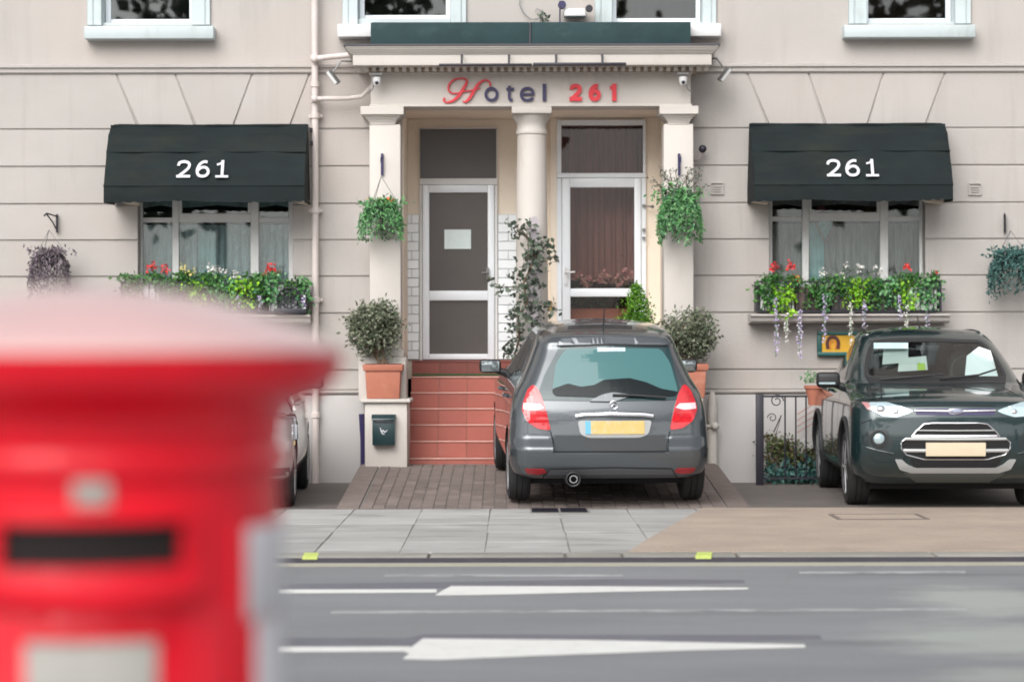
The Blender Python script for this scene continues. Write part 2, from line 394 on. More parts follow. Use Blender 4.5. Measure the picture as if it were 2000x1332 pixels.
marking('road_line', [(645, 1193), (1890, 1190), (1890, 1193), (645, 1197)], M['road_faint'], 'faint worn out white line between the two arrows')
marking('road_line', [(750, 1121.5), (1216, 1122.5), (1216, 1125.5), (750, 1125.5)], M['road_faint'], 'faint dashed white line near the kerb under the grey hatchback')
marking('road_line', [(1560, 1118), (1885, 1117), (1885, 1120.5), (1560, 1121.5)], M['road_faint'], 'faint white dash near the kerb below the black car')
marking('road_edge_line', [(-900, 1100.2), (2900, 1100.2), (2900, 1106), (-900, 1106)], M['road_cream'], 'continuous cream line along the foot of the kerb')

# pavement: stone slabs as pieces
pav = tag(put('pavement', MB().box(-40, 40, 16.94, 21.33, -.2, -.010), M['joint']), kind='structure', label='far pavement in front of the hotel')
rows = [16.945, 17.85, 18.75, 19.6, 20.25, 21.325]
rs = random.Random(3)
for r in range(5):
    for c in range(-12, 5):
        a, b = rows[r], rows[r+1]
        def edge(k):     # the long joints are slightly out of square
            return (k*.60-.19-.012*k+(.02 if k % 2 else 0)+.012*r, k*.60-.19+(.02 if k % 2 else 0)-.004)
        x0a = c*.60-.19+rs.uniform(-.004, .004); x1a = x0a+.60-.006
        h = -.002+rs.uniform(-.003, .002)
        g = MB().prism_z([(x0a, a+.003), (x1a, a+.003), (x1a, b-.003), (x0a, b-.003)], -.03, h)
        put('paving_slab', g, M['slab'], pav, bevel=.004, seg=1)
# tan resin surface right of the slanting joint
def gnd(px, py, z=0): 
    d = FPX*(EYE-z)/(py-666.0); return ((px-1000)*d/FPX, d)
g = MB().prism_z([gnd(1372, 993.2), (40, 21.335), (40, 16.945), gnd(1228, 1077.6), gnd(1262, 1055)], -.02, .006)
tag(put('tan_footway', g, M['gravel']), kind='structure', label='tan gravelly footway surface on the right')
# kerb stones
kb = tag(put('kerb', MB().box(-40, 40, 16.65, 16.93, -.2, -.03), M['joint']), kind='structure', label='kerb along the far pavement')
tag(put('kerb_shade_line', MB().box(-40, 40, 16.634, 16.639, ZR, -.012), pbr('kerb_foot_shade_grime', (.055, .05, .06), .8, var=.2, vscale=5), kb), kind='stuff')  # dark strip paints the shadowed kerb face together with its dirt
xs = [-9.6, -8.1, -6.5, -5.0, -3.4, X(838, 16.8), X(1103, 16.8), X(1214, 16.8), X(1437, 16.8), X(1820, 16.8), 4.4, 5.9, 7.4, 9]
for i in range(len(xs)-1):
    low = -.012 if 6 <= i <= 7 else 0
    t = [0.0, 0.0]
    if i == 7: t = [-.012, -.004]
    g = MB().add([(xs[i]+.008, 16.64, -.19), (xs[i+1]-.008, 16.64, -.19), (xs[i+1]-.008, 16.938, -.19), (xs[i]+.008, 16.938, -.19),
                  (xs[i]+.008, 16.64, low), (xs[i+1]-.008, 16.64, low), (xs[i+1]-.008, 16.938, -.001), (xs[i]+.008, 16.938, -.001)],
                 [(0,3,2,1),(4,5,6,7),(0,1,5,4),(1,2,6,5),(2,3,7,6),(3,0,4,7)])
    put('kerb_stone', g, M['kerb'], kb, bevel=.012, seg=2)
for (a, b, lab) in ((590, 622, 'lime yellow paint dab on the kerb beside the pillar box'), (1357, 1391, 'lime yellow paint dab on the kerb below the grey hatchback')):
    d0, d1 = 16.648, 16.90; pm = thing('paint_mark', (X((a+b)/2, d0), d0, 0), lab, 'paint mark')
    put('top_dab', MB().prism_z([(X(a+1, d0), d0), (X(b-2, d0), d0), (X(b, d1), d1), (X(a+4, d1), d1)], -.014, .0025), M['lime_paint'], pm)
    put('face_dab', MB().box(X(a, d0), X(b-3, d0), 16.633, 16.641, -.022, -.002), M['lime_paint'], pm)
# slot drain in the tan surface, drain cover under the grey car
dr = thing('channel_drain', (X(1722, 20.0), 20.0, .006), 'long narrow drain slot let into the tan footway', 'drain')
g = MB(); x0, x1, y0, y1 = X(1632, 19.95), X(1812, 19.95), 19.85, 20.45
g.box(x0, x1, y0, y0+.035, .004, .012); g.box(x0, x1, y1-.035, y1, .004, .012); g.box(x0, x0+.03, y0+.035, y1-.035, .004, .012); g.box(x1-.03, x1, y0+.035, y1-.035, .004, .012)
put('frame', g, pbr('drain_frame', (.16, .13, .115), .8), dr); put('cover', MB().box(x0+.045, x1-.045, y0+.05, y1-.05, .003, .011), M['gravel'], dr)
dc = thing('drain_cover', (X(1092, 21.0), 21.0, 0), 'dark metal drain cover in the slabs under the grey hatchback', 'drain cover')
put('frame', MB().box(X(1035, 21), X(1150, 21), 20.75, 21.3, -.004, .005), M['joint'], dc)
for k in range(2):
    put('plate', MB().box(X(1038+56*k, 21), X(1090+56*k, 21), 20.78, 21.27, .004, .010), M['black'], dc, bevel=.003, seg=1)

# forecourt and brick ramp
g = MB().box(-40, 40, 21.33, 26.2, -.15, -.001)
tag(put('forecourt', g, M['forecourt']), kind='structure', label='dark brown asphalt forecourt along the foot of the hotel')
RX0, RX1, RY0, RY1, RZ = -1.555, 2.10, 21.34, 25.05, .20
RYF = 24.58
def rampz(y): return RZ*min(1.0, (y-RY0)/(RYF-RY0))
g = MB().prism_x([(RY0, -.05), (RY1, -.05), (RY1, RZ-.006), (RYF, RZ-.006), (RY0, -.006)], RX0, RX1)
ramp = tag(put('brick_ramp', g, M['joint']), kind='structure', label='block paved ramp rising from the pavement to the steps')
def paver(x0, x1, y0, y1, mb=None, j=0.004, dz=0):
    m = mb or MB()
    a, b = rampz(y0), rampz(y1)
    return m.add([(x0+j, y0+j, a-.03), (x1-j, y0+j, a-.03), (x1-j, y1-j, b-.03), (x0+j, y1-j, b-.03), (x0+j, y0+j, a+.004+dz), (x1-j, y0+j, a+.004+dz), (x1-j, y1-j, b+.004+dz), (x0+j, y1-j, b+.004+dz)],
                 [(4,5,6,7),(0,1,5,4),(1,2,6,5),(2,3,7,6),(3,0,4,7)])
rs = random.Random(9)
far = MB(); nb = 0
nx = 30; wx = (RX1-RX0-.42)/nx; ny = 17; wy = (RY1-RY0)/ny
for r in range(ny):
    for c in range(nx):
        x0 = RX0+.21+c*wx; y0 = RY0+r*wy
        if nb < 290: put('brick', paver(x0, x0+wx, y0, y0+wy, dz=rs.uniform(-.003, .003)), M['brick'], ramp); nb += 1
        else: paver(x0, x0+wx, y0, y0+wy, far, dz=rs.uniform(-.003, .003))
tag(put('brick_field', far, M['brick'], ramp), kind='stuff')
for side in (0, 1):
    n = 17
    e = MB()
    for k in range(n):
        y0 = RY0+k*(RY1-RY0)/n; y1 = y0+(RY1-RY0)/n
        x0 = RX0 if side == 0 else RX1-.20
        paver(x0, x0+.20, y0, y1, e, dz=.004)
    put('edging', e, M['brick'], ramp)

# ------------------------------------------------------------------ the hotel
DW = 25.3
H = thing('hotel_building', (0, DW, 0), 'pinkish cream stucco hotel front with pillared porch between two canopied windows', 'building')
def wx_(px): return X(px, DW)
def wz_(py): return Z(py, DW)
XL, XR = -11.5, 11.5
PL, PR = X(735, 25.3), X(1345, 25.3)           # behind the outer pillars
gap = .0095
lines = [252, 325, 398, 469, 540, 612, 723, 762]
winL, winR = (wx_(270), wx_(572)), (wx_(1503), wx_(1807))
TOPZ = 9.0
# backing wall with openings
bk = MB(); bkr = MB()
def back(x0, x1, z0, z1): (bk if x1 < 0 else bkr).box(x0, x1, DW+.016, DW+.42, z0, z1)
zt, zb = wz_(325), wz_(606)
back(XL, winL[0], -.1, wz_(142)); back(winL[0], winL[1], zt, wz_(142)); back(winL[0], winL[1], -.1, zb); back(winL[1], PL, -.1, wz_(142))
back(PR, winR[0], -.1, wz_(142)); back(winR[0], winR[1], zt, wz_(142)); back(winR[0], winR[1], wz_(763), zb); back(winR[1], XR, wz_(763), wz_(142))
AX0, AX1 = X(1475, 25.3), 4.6                  # basement area recess beside the steps
back(PR, AX0, -.1, 1.0) ; 
bk2 = MB().box(AX0, XR, DW-.02, DW+.2, -.1, wz_(771))
put('area_wall', bk2, M['plinth'], H)
put('wall_core', bk, M['groove'], H); put('wall_core', bkr, M['groove'], H)
def course(z0, z1, segs):
    for a, b in segs:
        put('wall_course', MB().box(a, b, DW, DW+.05, z0+gap, z1-gap), M['stucco'], H, bevel=.006, seg=1)
for i in range(7):
    z1, z0 = wz_(lines[i]), wz_(lines[i+1])
    if 1 <= i <= 4: segs = [(XL, winL[0]), (winL[1], PL), (PR, winR[0]), (winR[1], XR)]
    else: segs = [(XL, PL), (PR, XR)]
    course(z0, z1, segs)
# voussoir course under the string course
zv1, zv0 = wz_(143), wz_(252)
def vous(tops, bots, xa, xb):
    T = [xa]+[wx_(t) for t in tops]+[xb]; B = [xa]+[wx_(t) for t in bots]+[xb]
    for k in range(len(T)-1):
        g = MB().prism_y([(B[k]+gap, zv0+gap), (B[k+1]-gap, zv0+gap), (T[k+1]-gap, zv1-.002), (T[k]+gap, zv1-.002)], DW, DW+.05)
        put('voussoir', g, M['stucco'], H, bevel=.006, seg=1)
vous([228, 343, 494, 606], [272, 384, 455, 566], XL, PL)
vous([1460, 1580, 1727, 1847], [1504, 1615, 1694, 1807], PR, XR)
# string course
for a, b in ((XL, X(725, 25.3)), (X(1352, 25.3), XR)):
    g = MB().prism_x([(DW+.05, wz_(144)), (DW-.01, wz_(144)), (DW-.03, wz_(141)), (DW-.03, wz_(134)), (DW-.055, wz_(132)), (DW-.055, wz_(127.5)), (DW-.03, wz_(126)), (DW+.05, wz_(124))], a, b)
    put('string_course', g, M['stucco'], H)
# plinth with its ledge
put('plinth_ledge', MB().prism_x([(DW+.05, wz_(771)), (DW-.02, wz_(770)), (DW-.05, wz_(766)), (DW-.05, wz_(762)), (DW+.05, wz_(760))], XL, PL), M['stucco'], H)
put('plinth_ledge', MB().prism_x([(DW+.05, wz_(771)), (DW-.02, wz_(770)), (DW-.05, wz_(766)), (DW-.05, wz_(762)), (DW+.05, wz_(760))], PR, XR), M['stucco'], H)
put('plinth_panel', MB().box(XL, PL, DW-.03, DW+.05, -.1, wz_(771)), M['plinth'], H, bevel=.01)
put('plinth_panel', MB().box(PR, AX0, DW-.10, DW+.05, -.1, wz_(771)), M['plinth'], H, bevel=.01)
# upper wall with four windows
zs = wz_(49)
ups = [(172, 412), (670, 912), (1163, 1400), (1658, 1897)]
UT = 6.75
uw = MB(); cuts = [XL]+[c for u in ups for c in (wx_(u[0]), wx_(u[1]))]+[XR]
uw.box(XL, XR, DW+.01, DW+.42, wz_(142), zs)
for k in range(0, len(cuts), 2): uw.box(cuts[k], cuts[k+1], DW+.01, DW+.42, zs, UT)
uw.box(XL, XR, DW+.01, DW+.42, UT, TOPZ)
put('upper_wall', uw, M['stucco_up'], H)
put('parapet', MB().box(XL-.1, XR+.1, DW-.2, DW+.5, TOPZ, TOPZ+.25), M['stucco_up'], H)
put('side_wall', MB().box(XL, XL+.3, DW+.42, DW+7, -.1, TOPZ), M['stucco_up'], H)
put('side_wall', MB().box(XR-.3, XR, DW+.42, DW+7, -.1, TOPZ), M['stucco_up'], H)
put('rear_wall', MB().box(XL, XR, DW+7, DW+7.3, -.1, TOPZ), M['stucco_up'], H)
put('roof', MB().box(XL, XR, DW+.42, DW+7, TOPZ-.2, TOPZ), M['lead'], H)

def window(outer, zlo, zhi, d, bars, panes, mat, gmat, frame_d=.07):
    """one window part: the frame is its own mesh, the panes and the curtain its sub-parts"""
    g = MB(); 
    for (a, b, c, e, pr) in bars: g.box(a, b, d-pr, d+frame_d, c, e)
    w = put('window', g, mat, H, bevel=.005, seg=1)
    for (a, b, c, e) in panes:
        put('pane', MB().box(a, b, d+.018, d+.022, c, e), gmat, w)
    return w
glx = [(218, 371), (713, 872), (1205, 1360), (1697, 1848)]
gly = [37, 30, 37, 38]
fro = [(207, 380), (703, 881), (1196, 1369), (1689, 1858)]
for k in range(4):
    d = 25.50
    o0, o1 = wx_(ups[k][0]), wx_(ups[k][1])
    f0, f1 = X(fro[k][0], d), X(fro[k][1], d); a, b = X(glx[k][0], d), X(glx[k][1], d); zg = Z(gly[k], d)
    zf = zg-.055
    w = window(None, 0, 0, d, [(f0, a, zf, UT-.2, 0), (b, f1, zf, UT-.2, 0), (a, b, zf, zg, .0), (a, b, UT-.26, UT-.2, 0), (a, b, zg+.9, zg+.95, 0)],
               [(a, b, zg, zg+.9), (a, b, zg+.95, UT-.26)], M['white'], M['glass_up'])
    sg = MB()
    sg.box(o0, f0-.004, DW-.025, d+.07, zs, UT-.14); sg.box(f1+.004, o1, DW-.025, d+.07, zs, UT-.14)
    sg.box(f0-.004, f1+.004, DW-.025, d+.07, UT-.2+.003, UT-.14); sg.box(f0-.004, f1+.004, DW+.03, d+.07, zs, zf-.003)
    # inner fillet lines of the moulded surround
    sg.box(o0+.05, o0+.065, DW-.035, DW-.02, zs, UT-.14); sg.box(o1-.065, o1-.05, DW-.035, DW-.02, zs, UT-.14)
    put('surround', sg, M['seafoam'], w, bevel=.004, seg=1)
    a2, b2 = (165, 418) if k == 0 else (660, 925) if k == 1 else (1150, 1410) if k == 2 else (1650, 1907)
    y0 = 25.12
    py0, py1 = (50, 75) if k in (0, 3) else (47, 72)
    sx0, sx1 = X(a2, y0), X(b2, y0)
    if k == 1: sx1 = X(740, y0)
    if k == 2: sx0 = X(1335, y0)
    put('sill', MB().box(sx0, sx1, y0, DW+.2, Z(py1, y0), Z(py0, y0)), M['seafoam' if k in (0, 3) else 'plastic_white'], w, bevel=.012)
    bx = MB().box(f0-.3, f1+.3, d+.9, d+.95, zs-.3, UT+.1).box(f0-.32, f0-.3, d+.12, d+.95, zs-.3, UT+.1).box(f1+.3, f1+.32, d+.12, d+.95, zs-.3, UT+.1).box(f0-.3, f1+.3, d+.12, d+.95, zs-.32, zs-.3).box(f0-.3, f1+.3, d+.12, d+.95, UT+.1, UT+.12)
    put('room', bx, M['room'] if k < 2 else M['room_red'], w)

def curtain(x0, x1, y, z0, z1, amp=.02, fold=.09, n=None):
    n = int((x1-x0)/.012); g = MB(); vs = []
    ph = random.Random(int(x0*100)).uniform(0, 6)
    for j, z in enumerate(np.linspace(z0, z1, 6)):
        for i in range(n+1):
            x = x0+(x1-x0)*i/n
            vs.append((x, y+amp*math.sin(2*PI*x/fold+ph+.6*math.sin(x*7))+.4*amp*math.sin(2*PI*x/.041+j*.2), z))
    fs = [(j*(n+1)+i, j*(n+1)+i+1, (j+1)*(n+1)+i+1, (j+1)*(n+1)+i) for j in range(5) for i in range(n)]
    return g.add(vs, fs)
for side in (0, 1):
    d = 25.47
    v = lambda px: X(px, d)
    if side == 0: o = (270, 279, 337, 350, 490, 506, 564, 572)
    else: o = (1503, 1509, 1567, 1580, 1719, 1735, 1796, 1807)
    zb_, zt_ = wz_(604), wz_(327)
    m0 = Z(433.5, d); m1 = Z(424, d); c1 = Z(416, d)
    bars = [(v(o[0])-.02, v(o[1]), zb_, zt_, 0), (v(o[2]), v(o[3]), zb_, zt_, .01), (v(o[4]), v(o[5]), zb_, zt_, .01), (v(o[6]), v(o[7])+.02, zb_, zt_, 0),
            (v(o[1]), v(o[2]), m0, m1, -.006), (v(o[3]), v(o[4]), m0, c1, -.003), (v(o[5]), v(o[6]), m0, m1, -.006),
            (v(o[1]), v(o[2]), zb_, zb_+.05, -.004), (v(o[3]), v(o[4]), zb_, zb_+.05, -.004), (v(o[5]), v(o[6]), zb_, zb_+.05, -.004),
            (v(o[3]), v(o[3])+.03, c1, zt_, -.003), (v(o[4])-.03, v(o[4]), c1, zt_, -.003)]
    panes = []
    for a, b in ((o[1], o[2]), (o[3], o[4]), (o[5], o[6])):
        panes.append((v(a), v(b), zb_+.05, m0)); panes.append((v(a), v(b), m1 if a != o[3] else c1, zt_))
    w = window(None, 0, 0, d, bars, panes, M['white2'], M['glass'])
    put('curtain', curtain(v(o[0])-.05, v(o[7])+.05, d+.16, zb_-.05, Z(437, d)), M['lace'] if side == 0 else M['lace2'], w)
    # swag of the upper curtain
    for a, b in ((o[1], o[2]), (o[3], o[4]), (o[5], o[6])):
        put('valance', MB().prism_y([(v(a)-.05, Z(404, d)), ((v(a)+v(b))/2, Z(398, d)), (v(b)+.05, Z(404, d)), (v(b)+.05, zt_), (v(a)-.05, zt_)], d+.20, d+.22), M['lace' if side == 0 else 'lace2'], w)
    if side == 0: put('drape', curtain(v(385), v(420), d+.11, zb_, Z(450, d), .012, .05), M['teal'], w)
    else: put('drape', curtain(v(1580), v(1612), d+.11, zb_, Z(436, d), .012, .05), M['teal'], w)
    a, b = v(o[0])-.3, v(o[7])+.3
    bx = MB().box(a, b, d+.75, d+.8, zb_-.3, zt_+.3).box(a-.02, a, d+.25, d+.8, zb_-.3, zt_+.3).box(b, b+.02, d+.25, d+.8, zb_-.3, zt_+.3).box(a, b, d+.25, d+.8, zb_-.32, zb_-.3).box(a, b, d+.25, d+.8, zt_+.3, zt_+.32)
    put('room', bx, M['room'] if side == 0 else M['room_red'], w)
    # projecting sill shelf
    s0, s1 = (225, 605) if side == 0 else (1467, 1856)
    y0 = 24.97
    g = MB().prism_x([(DW+.1, Z(614, y0)), (y0, Z(614, y0)), (y0, Z(618, y0)), (y0+.03, Z(621, y0)), (y0+.045, Z(628, y0)), (y0+.08, Z(632, y0)), (DW+.1, Z(632, y0))], X(s0, y0), X(s1, y0))
    put('sill', g, M['stucco'], w)
    # moulded ends of the window head showing under the canopy
    for q in ((236, 270), (574, 603)) if side == 0 else ((1466, 1503), (1807, 1845)):
        put('head_stop', MB().prism_y([(X(q[0], 25.1), Z(391, 25.1)), (X(q[1], 25.1), Z(391, 25.1)), (X(q[1], 25.1)-.01, Z(399, 25.1)), (X(q[0], 25.1)+.04, Z(396, 25.1))], 25.1, DW), M['tan'], w)

# ------------------------------------------------------------------ portico
DP = 24.90
pz = Z(208, DP)
XA, XB = X(725, DP), X(1350, DP)
# porch recess: walls, soffit, landing
LX, RXX = X(788, 25.3), X(1300, 25.3)
DB = 26.38
put('porch_wall', MB().box(PL-.05, LX, DW+.05, DB+.2, -.1, pz), M['tan'], H)
put('porch_wall', MB().box(RXX, PR+.05, DW+.05, DB+.2, -.1, pz), M['tan'], H)
put('porch_ceiling', MB().box(LX, RXX, DW-.001, DB+.4, pz+.001, pz+.15), M['tan'], H)
FL = 1.267
FZ0 = Z(703, 26.36)
l0, l1, lt = X(820, 26.36), X(972, 26.36), Z(250, 26.36)
r0, r1, rt = X(1088, 26.2), X(1262, 26.2), Z(235, 26.2)
bw = MB(); bw.box(LX, l0, DB, DB+.2, FL-.2, pz); bw.box(l1, X(1085, 26.38), DB, DB+.2, FL-.2, pz); bw.box(l0, l1, DB, DB+.2, lt, pz)
put('porch_wall', bw, M['tan'], H)
bw = MB(); bw.box(r1, RXX, 26.22, DB+.2, FL-.2, pz); bw.box(X(1076, 26.22), r0, 26.22, DB+.2, FL-.2, pz); bw.box(r0, r1, 26.22, DB+.2, rt, pz)
put('porch_wall', bw, M['tan'], H)
# doors
def door(x0, x1, zt, d, door_px, pane_top, glass_px, low, ztop_pane, mat_p, inside):
    fr = MB(); zt2 = Z(door_px[2], d)
    t0, t1 = X(glass_px[0], d), X(glass_px[1], d)
    # fixed frame with the fanlight
    fx0, fx1 = x0, x1
    dl, drr = X(door_px[0], d), X(door_px[1], d)
    fr.box(fx0, dl-.004, d-.03, d+.1, FL, zt2); fr.box(drr+.004, fx1, d-.03, d+.1, FL, zt2)
    zf0, zf1 = Z(pane_top[1], d), Z(pane_top[0], d)
    fr.box(fx0, fx1, d-.03, d+.1, zt2+.004, zf0); p0, p1 = X(pane_top[2], d), X(pane_top[3], d)
    fr.box(fx0, p0, d-.03, d+.1, zf0, zt); fr.box(p1, fx1, d-.03, d+.1, zf0, zt); fr.box(p0, p1, d-.03, d+.1, zf1, zt)
    f = put('door_frame', fr, M['white'] if inside else M['white2'], H, bevel=.005, seg=1)
    put('fanlight', MB().box(p0, p1, d+.02, d+.03, zf0, zf1), mat_p, f)
    g = MB(); gx0, gx1 = X(glass_px[0], d), X(glass_px[1], d)
    za, zb2, zc, zd = Z(glass_px[2], d), Z(glass_px[3], d), Z(low[0], d), Z(low[1], d)
    g.box(dl, gx0, d-.05, d+.03, FL+.01, zt2); g.box(gx1, drr, d-.05, d+.03, FL+.01, zt2); g.box(gx0, gx1, d-.05, d+.03, za, zt2)
    g.box(gx0, gx1, d-.05, d+.03, zc, zb2); g.box(gx0, gx1, d-.05, d+.03, FL+.01, zd)
    dd = put('door', g, M['white'], H, bevel=.006)
    put('pane', MB().box(gx0, gx1, d-.012, d-.004, zb2, za), mat_p, dd); put('pane', MB().box(gx0, gx1, d-.012, d-.004, zd, zc), mat_p, dd)
    return f, dd
fL, dL = door(l0, l1, lt, 26.36, (826, 966, 362), (252, 349, 821, 970), (839, 953, 377, 568), (587, 691), None, M['film'], False)
fR, dR = door(r0, r1, rt, 26.2, (1098, 1252, 349), (246, 339, 1097, 1256), (1114, 1239, 367, 564), (580, 690), None, M['glass_door'], True)
g = MB().box(X(950, 26.26), X(955, 26.26), 26.26, 26.31, Z(545, 26.26), Z(523, 26.26)).tube([(X(953, 26.26), 26.26, Z(533, 26.26)), (X(953, 26.26), 26.23, Z(533, 26.26)), (X(941, 26.26), 26.22, Z(533, 26.26))], .009)
put('handle', g, M['steel'], dL)
g = MB().box(X(1103, 26.15), X(1108, 26.15), 26.12, 26.15, Z(556, 26.15), Z(523, 26.15)).tube([(X(1105, 26.15), 26.12, Z(533, 26.15)), (X(1106, 26.15), 26.08, Z(533, 26.15)), (X(1123, 26.15), 26.07, Z(532, 26.15))], .010)
put('handle', g, M['plastic_white'], dR)
g = MB()
for py in (400, 447, 463): put('hinge', MB().box(X(1255, 26.15), X(1261, 26.15), 26.12, 26.17, Z(py+5, 26.15), Z(py, 26.15)), M['steel'], dR)
g.tube([(X(1257, 26.15), 26.15, Z(404, 26.15)), (X(1262, 26.15), 26.09, Z(404, 26.15)), (X(1277, 26.15), 26.09, Z(405, 26.15))], .008).ball((X(1274, 26.15), 26.09, Z(405, 26.15)), .02)
put('door_closer', g, M['steel'], dR)
# room behind the glazed door
a, b = r0-.1, r1+.1
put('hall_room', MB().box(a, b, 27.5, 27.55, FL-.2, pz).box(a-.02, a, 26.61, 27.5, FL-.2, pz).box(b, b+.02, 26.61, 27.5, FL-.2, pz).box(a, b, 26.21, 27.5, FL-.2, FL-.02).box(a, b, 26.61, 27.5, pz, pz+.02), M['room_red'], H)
put('hall_curtain', curtain(r0+.02, r1-.02, 26.72, Z(545, 26.2), pz-.05, .02, .12), pbr('brown_door_curtain', (.36, .175, .15), .85, var=.18, vscale=7, vstretch=(3, 1, .3)), H)
g = MB()
for px in (1118, 1146, 1150): g.tube([(X(px, 27), 26.56, Z(250, 26.26)), (X(px, 27), 26.56, Z(335, 26.26))], .005)
put('hall_rail', g, M['pot'], H)
rr = random.Random(8); g = MB(); P = np.random.default_rng(4)
ip = thing('indoor_planter', (X(1175, 26.41), 26.41, FL), 'orange brown planter of pink and cream flowers seen through the glazed porch door', 'planter')
put('box', MB().box(X(1112, 26.46), X(1240, 26.46), 26.36, 26.56, FL, Z(603, 26.36)), M['pot'], ip)
pts = np.stack([P.uniform(X(1114, 26.46), X(1236, 26.46), 420), P.uniform(26.34, 26.56, 420), Z(600, 26.46)+np.abs(P.normal(0, .14, 420))], 1)
put('foliage', MB().leaves(pts, .05, P), M['l_basement'], ip)
pts = np.concatenate([np.array([X(px, 26.36), 26.32, Z(py, 26.36)])+P.normal(0, .022, (26, 3)) for px, py in ((1180, 540), (1195, 545), (1170, 548), (1150, 548), (1222, 532), (1228, 545), (1128, 538), (1140, 552), (1205, 552))])
put('flower', MB().leaves(pts, .045, P, asp=.9), M['f_pink'], ip)
# glazed tiles each side of the left door
def tile_strip(px0, px1, cols, d):
    x0, x1 = X(px0, d), X(px1, d); n = 16; za, zb = Z(419, d), Z(702, d)
    put('tile_bed', MB().box(x0, x1, d, DB, zb, za), M['grout'], H)
    for r in range(n):
        z0 = zb+(za-zb)*r/n; z1 = zb+(za-zb)*(r+1)/n
        sp = [x0, x0+(x1-x0)*(.5 if r % 2 else .98), x1] if cols == 1 else [x0, x0+(x1-x0)*(.3 if r % 2 else .62), x1]
        for k in range(2):
            if sp[k+1]-sp[k] < .02: continue
            put('wall_tile', MB().box(sp[k]+.003, sp[k+1]-.003, d-.012, d, z0+.004, z1-.004), M['glazed'], H, bevel=.003, seg=1)
tile_strip(790, 819, 1, 26.35); tile_strip(973, 1040, 2, 26.35)

# pillars
def pillar_square(px0, px1, cap0, cap1):
    x0, x1 = X(px0, DP+.03), X(px1, DP+.03); d0 = DP+.03
    c = put('pillar', MB().box(x0, x1, d0, DW, .95, Z(243, d0)), M['cream'], H, bevel=.012)
    a, b = X(cap0, d0), X(cap1, d0)
    cp = MB(); zz = [Z(p, DP) for p in (208, 225, 229, 236, 244)]
    cp.box(a, b, DP-.05, DW, zz[1], zz[0]-.002)
    w = [0, .025, .05, .075]; 
    for k in range(6):
        t0, t1 = k/6, (k+1)/6; z0 = zz[1]-.001+(zz[4]-zz[1])*t0; z1 = zz[1]+(zz[4]-zz[1])*t1; o = .085*math.sin(t1*PI/2)
        cp.box(a+.01+o*.93, b-.01-o*.93, DP-.045+o*.8, DW, z1, z0)
    put('capital', cp, M['cream'], c, bevel=.006, seg=1)
    bs = MB().box(X(px0-22 if px0 < 1000 else px0-10, DP), X(px1+10, DP), DP-.02, DW, Z(784, 24.9), Z(697, DP)); bs.box(X(px0-12 if px0 < 1000 else px0-6, DP), X(px1+6, DP), DP, DW, Z(697, DP)+.001, Z(683, DP))
    put('base', bs, M['cream'], c, bevel=.012)
    return c
pillar_square(722, 783, 706, 790); pillar_square(1297, 1355, 1288, 1364)
cx = X(1039, 25.12)
prof = [(.215, .0), (.215, .10), (.19, .13), (.20, .17), (.165, .2), (.168, .25), (.168, 1.0), (.160, 2.0), (.148, Z(265, 25.12)-.95), (.160, Z(263, 25.12)-.95), (.163, Z(259, 25.12)-.95), (.155, Z(256, 25.12)-.95), (.150, Z(250, 25.12)-.95), (.152, Z(243, 25.12)-.95), (.178, Z(236, 25.12)-.95), (.202, Z(229, 25.12)-.95), (.207, Z(226, 25.12)-.95)]
c = put('pillar', MB().lathe([(r, h+.95) for r, h in prof], (cx, 25.12, 0), 40), M['cream'], H, smooth=True, angle=35)
put('capital', MB().box(cx-.207, cx+.207, DP-.02, 25.2, Z(226, 25.12), pz-.002), M['cream'], c, bevel=.01)
put('pedestal', MB().box(cx-.25, cx+.25, 24.86, 25.28, .15, .95), M['cream'], H, bevel=.012)
# pedestals either side of the steps
for (p0, p1) in ((712, 795), (1283, 1366)):
    x0, x1 = X(p0, 24.58), X(p1, 24.58)
    pd = put('pedestal', MB().box(x0, x1, 24.58, DW, .12, Z(786, 24.58)), M['cream'], H, bevel=.012)
    put('coping', MB().box(x0-.04, x1+.035, 24.54, DW, Z(786, 24.58)+.001, Z(779, 24.54)), M['cream'], pd, bevel=.01)
# entablature and cornice
E = put('entablature', MB().box(XA, XB, DP, DW+.02, pz, Z(143, DP)), M['cream'], H, bevel=.006)
put('fillet', MB().box(XA-.012, XB+.012, DP-.014, DW, pz-.004, pz+.022), M['cream'], E, bevel=.004, seg=1)
put('bed_moulding', MB().box(XA-.02, XB+.02, DP-.03, DW, Z(145, DP), Z(141, DP)), M['cream'], E, bevel=.006, seg=1)
dd_ = 24.72
put('dentil_bed', MB().box(X(716, dd_), X(1366, dd_), dd_+.05, DW, Z(141, DP)+.002, Z(128, dd_)), M['dentil_gap'], E)
dn = MB(); n = 47
for k in range(n):
    x0 = X(702, dd_)+k*(X(1380, dd_)-X(702, dd_))/(n-1)
    dn.box(x0-.020, x0+.020, dd_-.015, dd_+.06, Z(139.5, dd_), Z(131, dd_))
tag(put('dentil_row', dn, M['cream'], E), kind='stuff')
def layer(p0, p1, y0, y1, d, mat='cream', bv=.006):
    return MB().box(X(p0, d), X(p1, d), d, DW, Z(y1, d), Z(y0, d))
cor = put('cornice', layer(690, 1391, 106, 128, 24.56), M['cream'], H, bevel=.006)
g = MB(); prs = [(686, 24.545, 106, 103), (682, 24.53, 103, 100), (679, 24.515, 100, 97), (677, 24.50, 97, 93.5), (675, 24.485, 93.5, 89.5)]
for p, d, ya, yb in prs: g.box(X(p, d), X(2080-p, d), d, DW, Z(ya, d)+.0005, Z(yb, d))
put('cyma', g, M['cream'], cor, bevel=.003, seg=1)
put('lead_edge', layer(672, 1408, 86, 89.5, 24.47), M['lead'], cor)
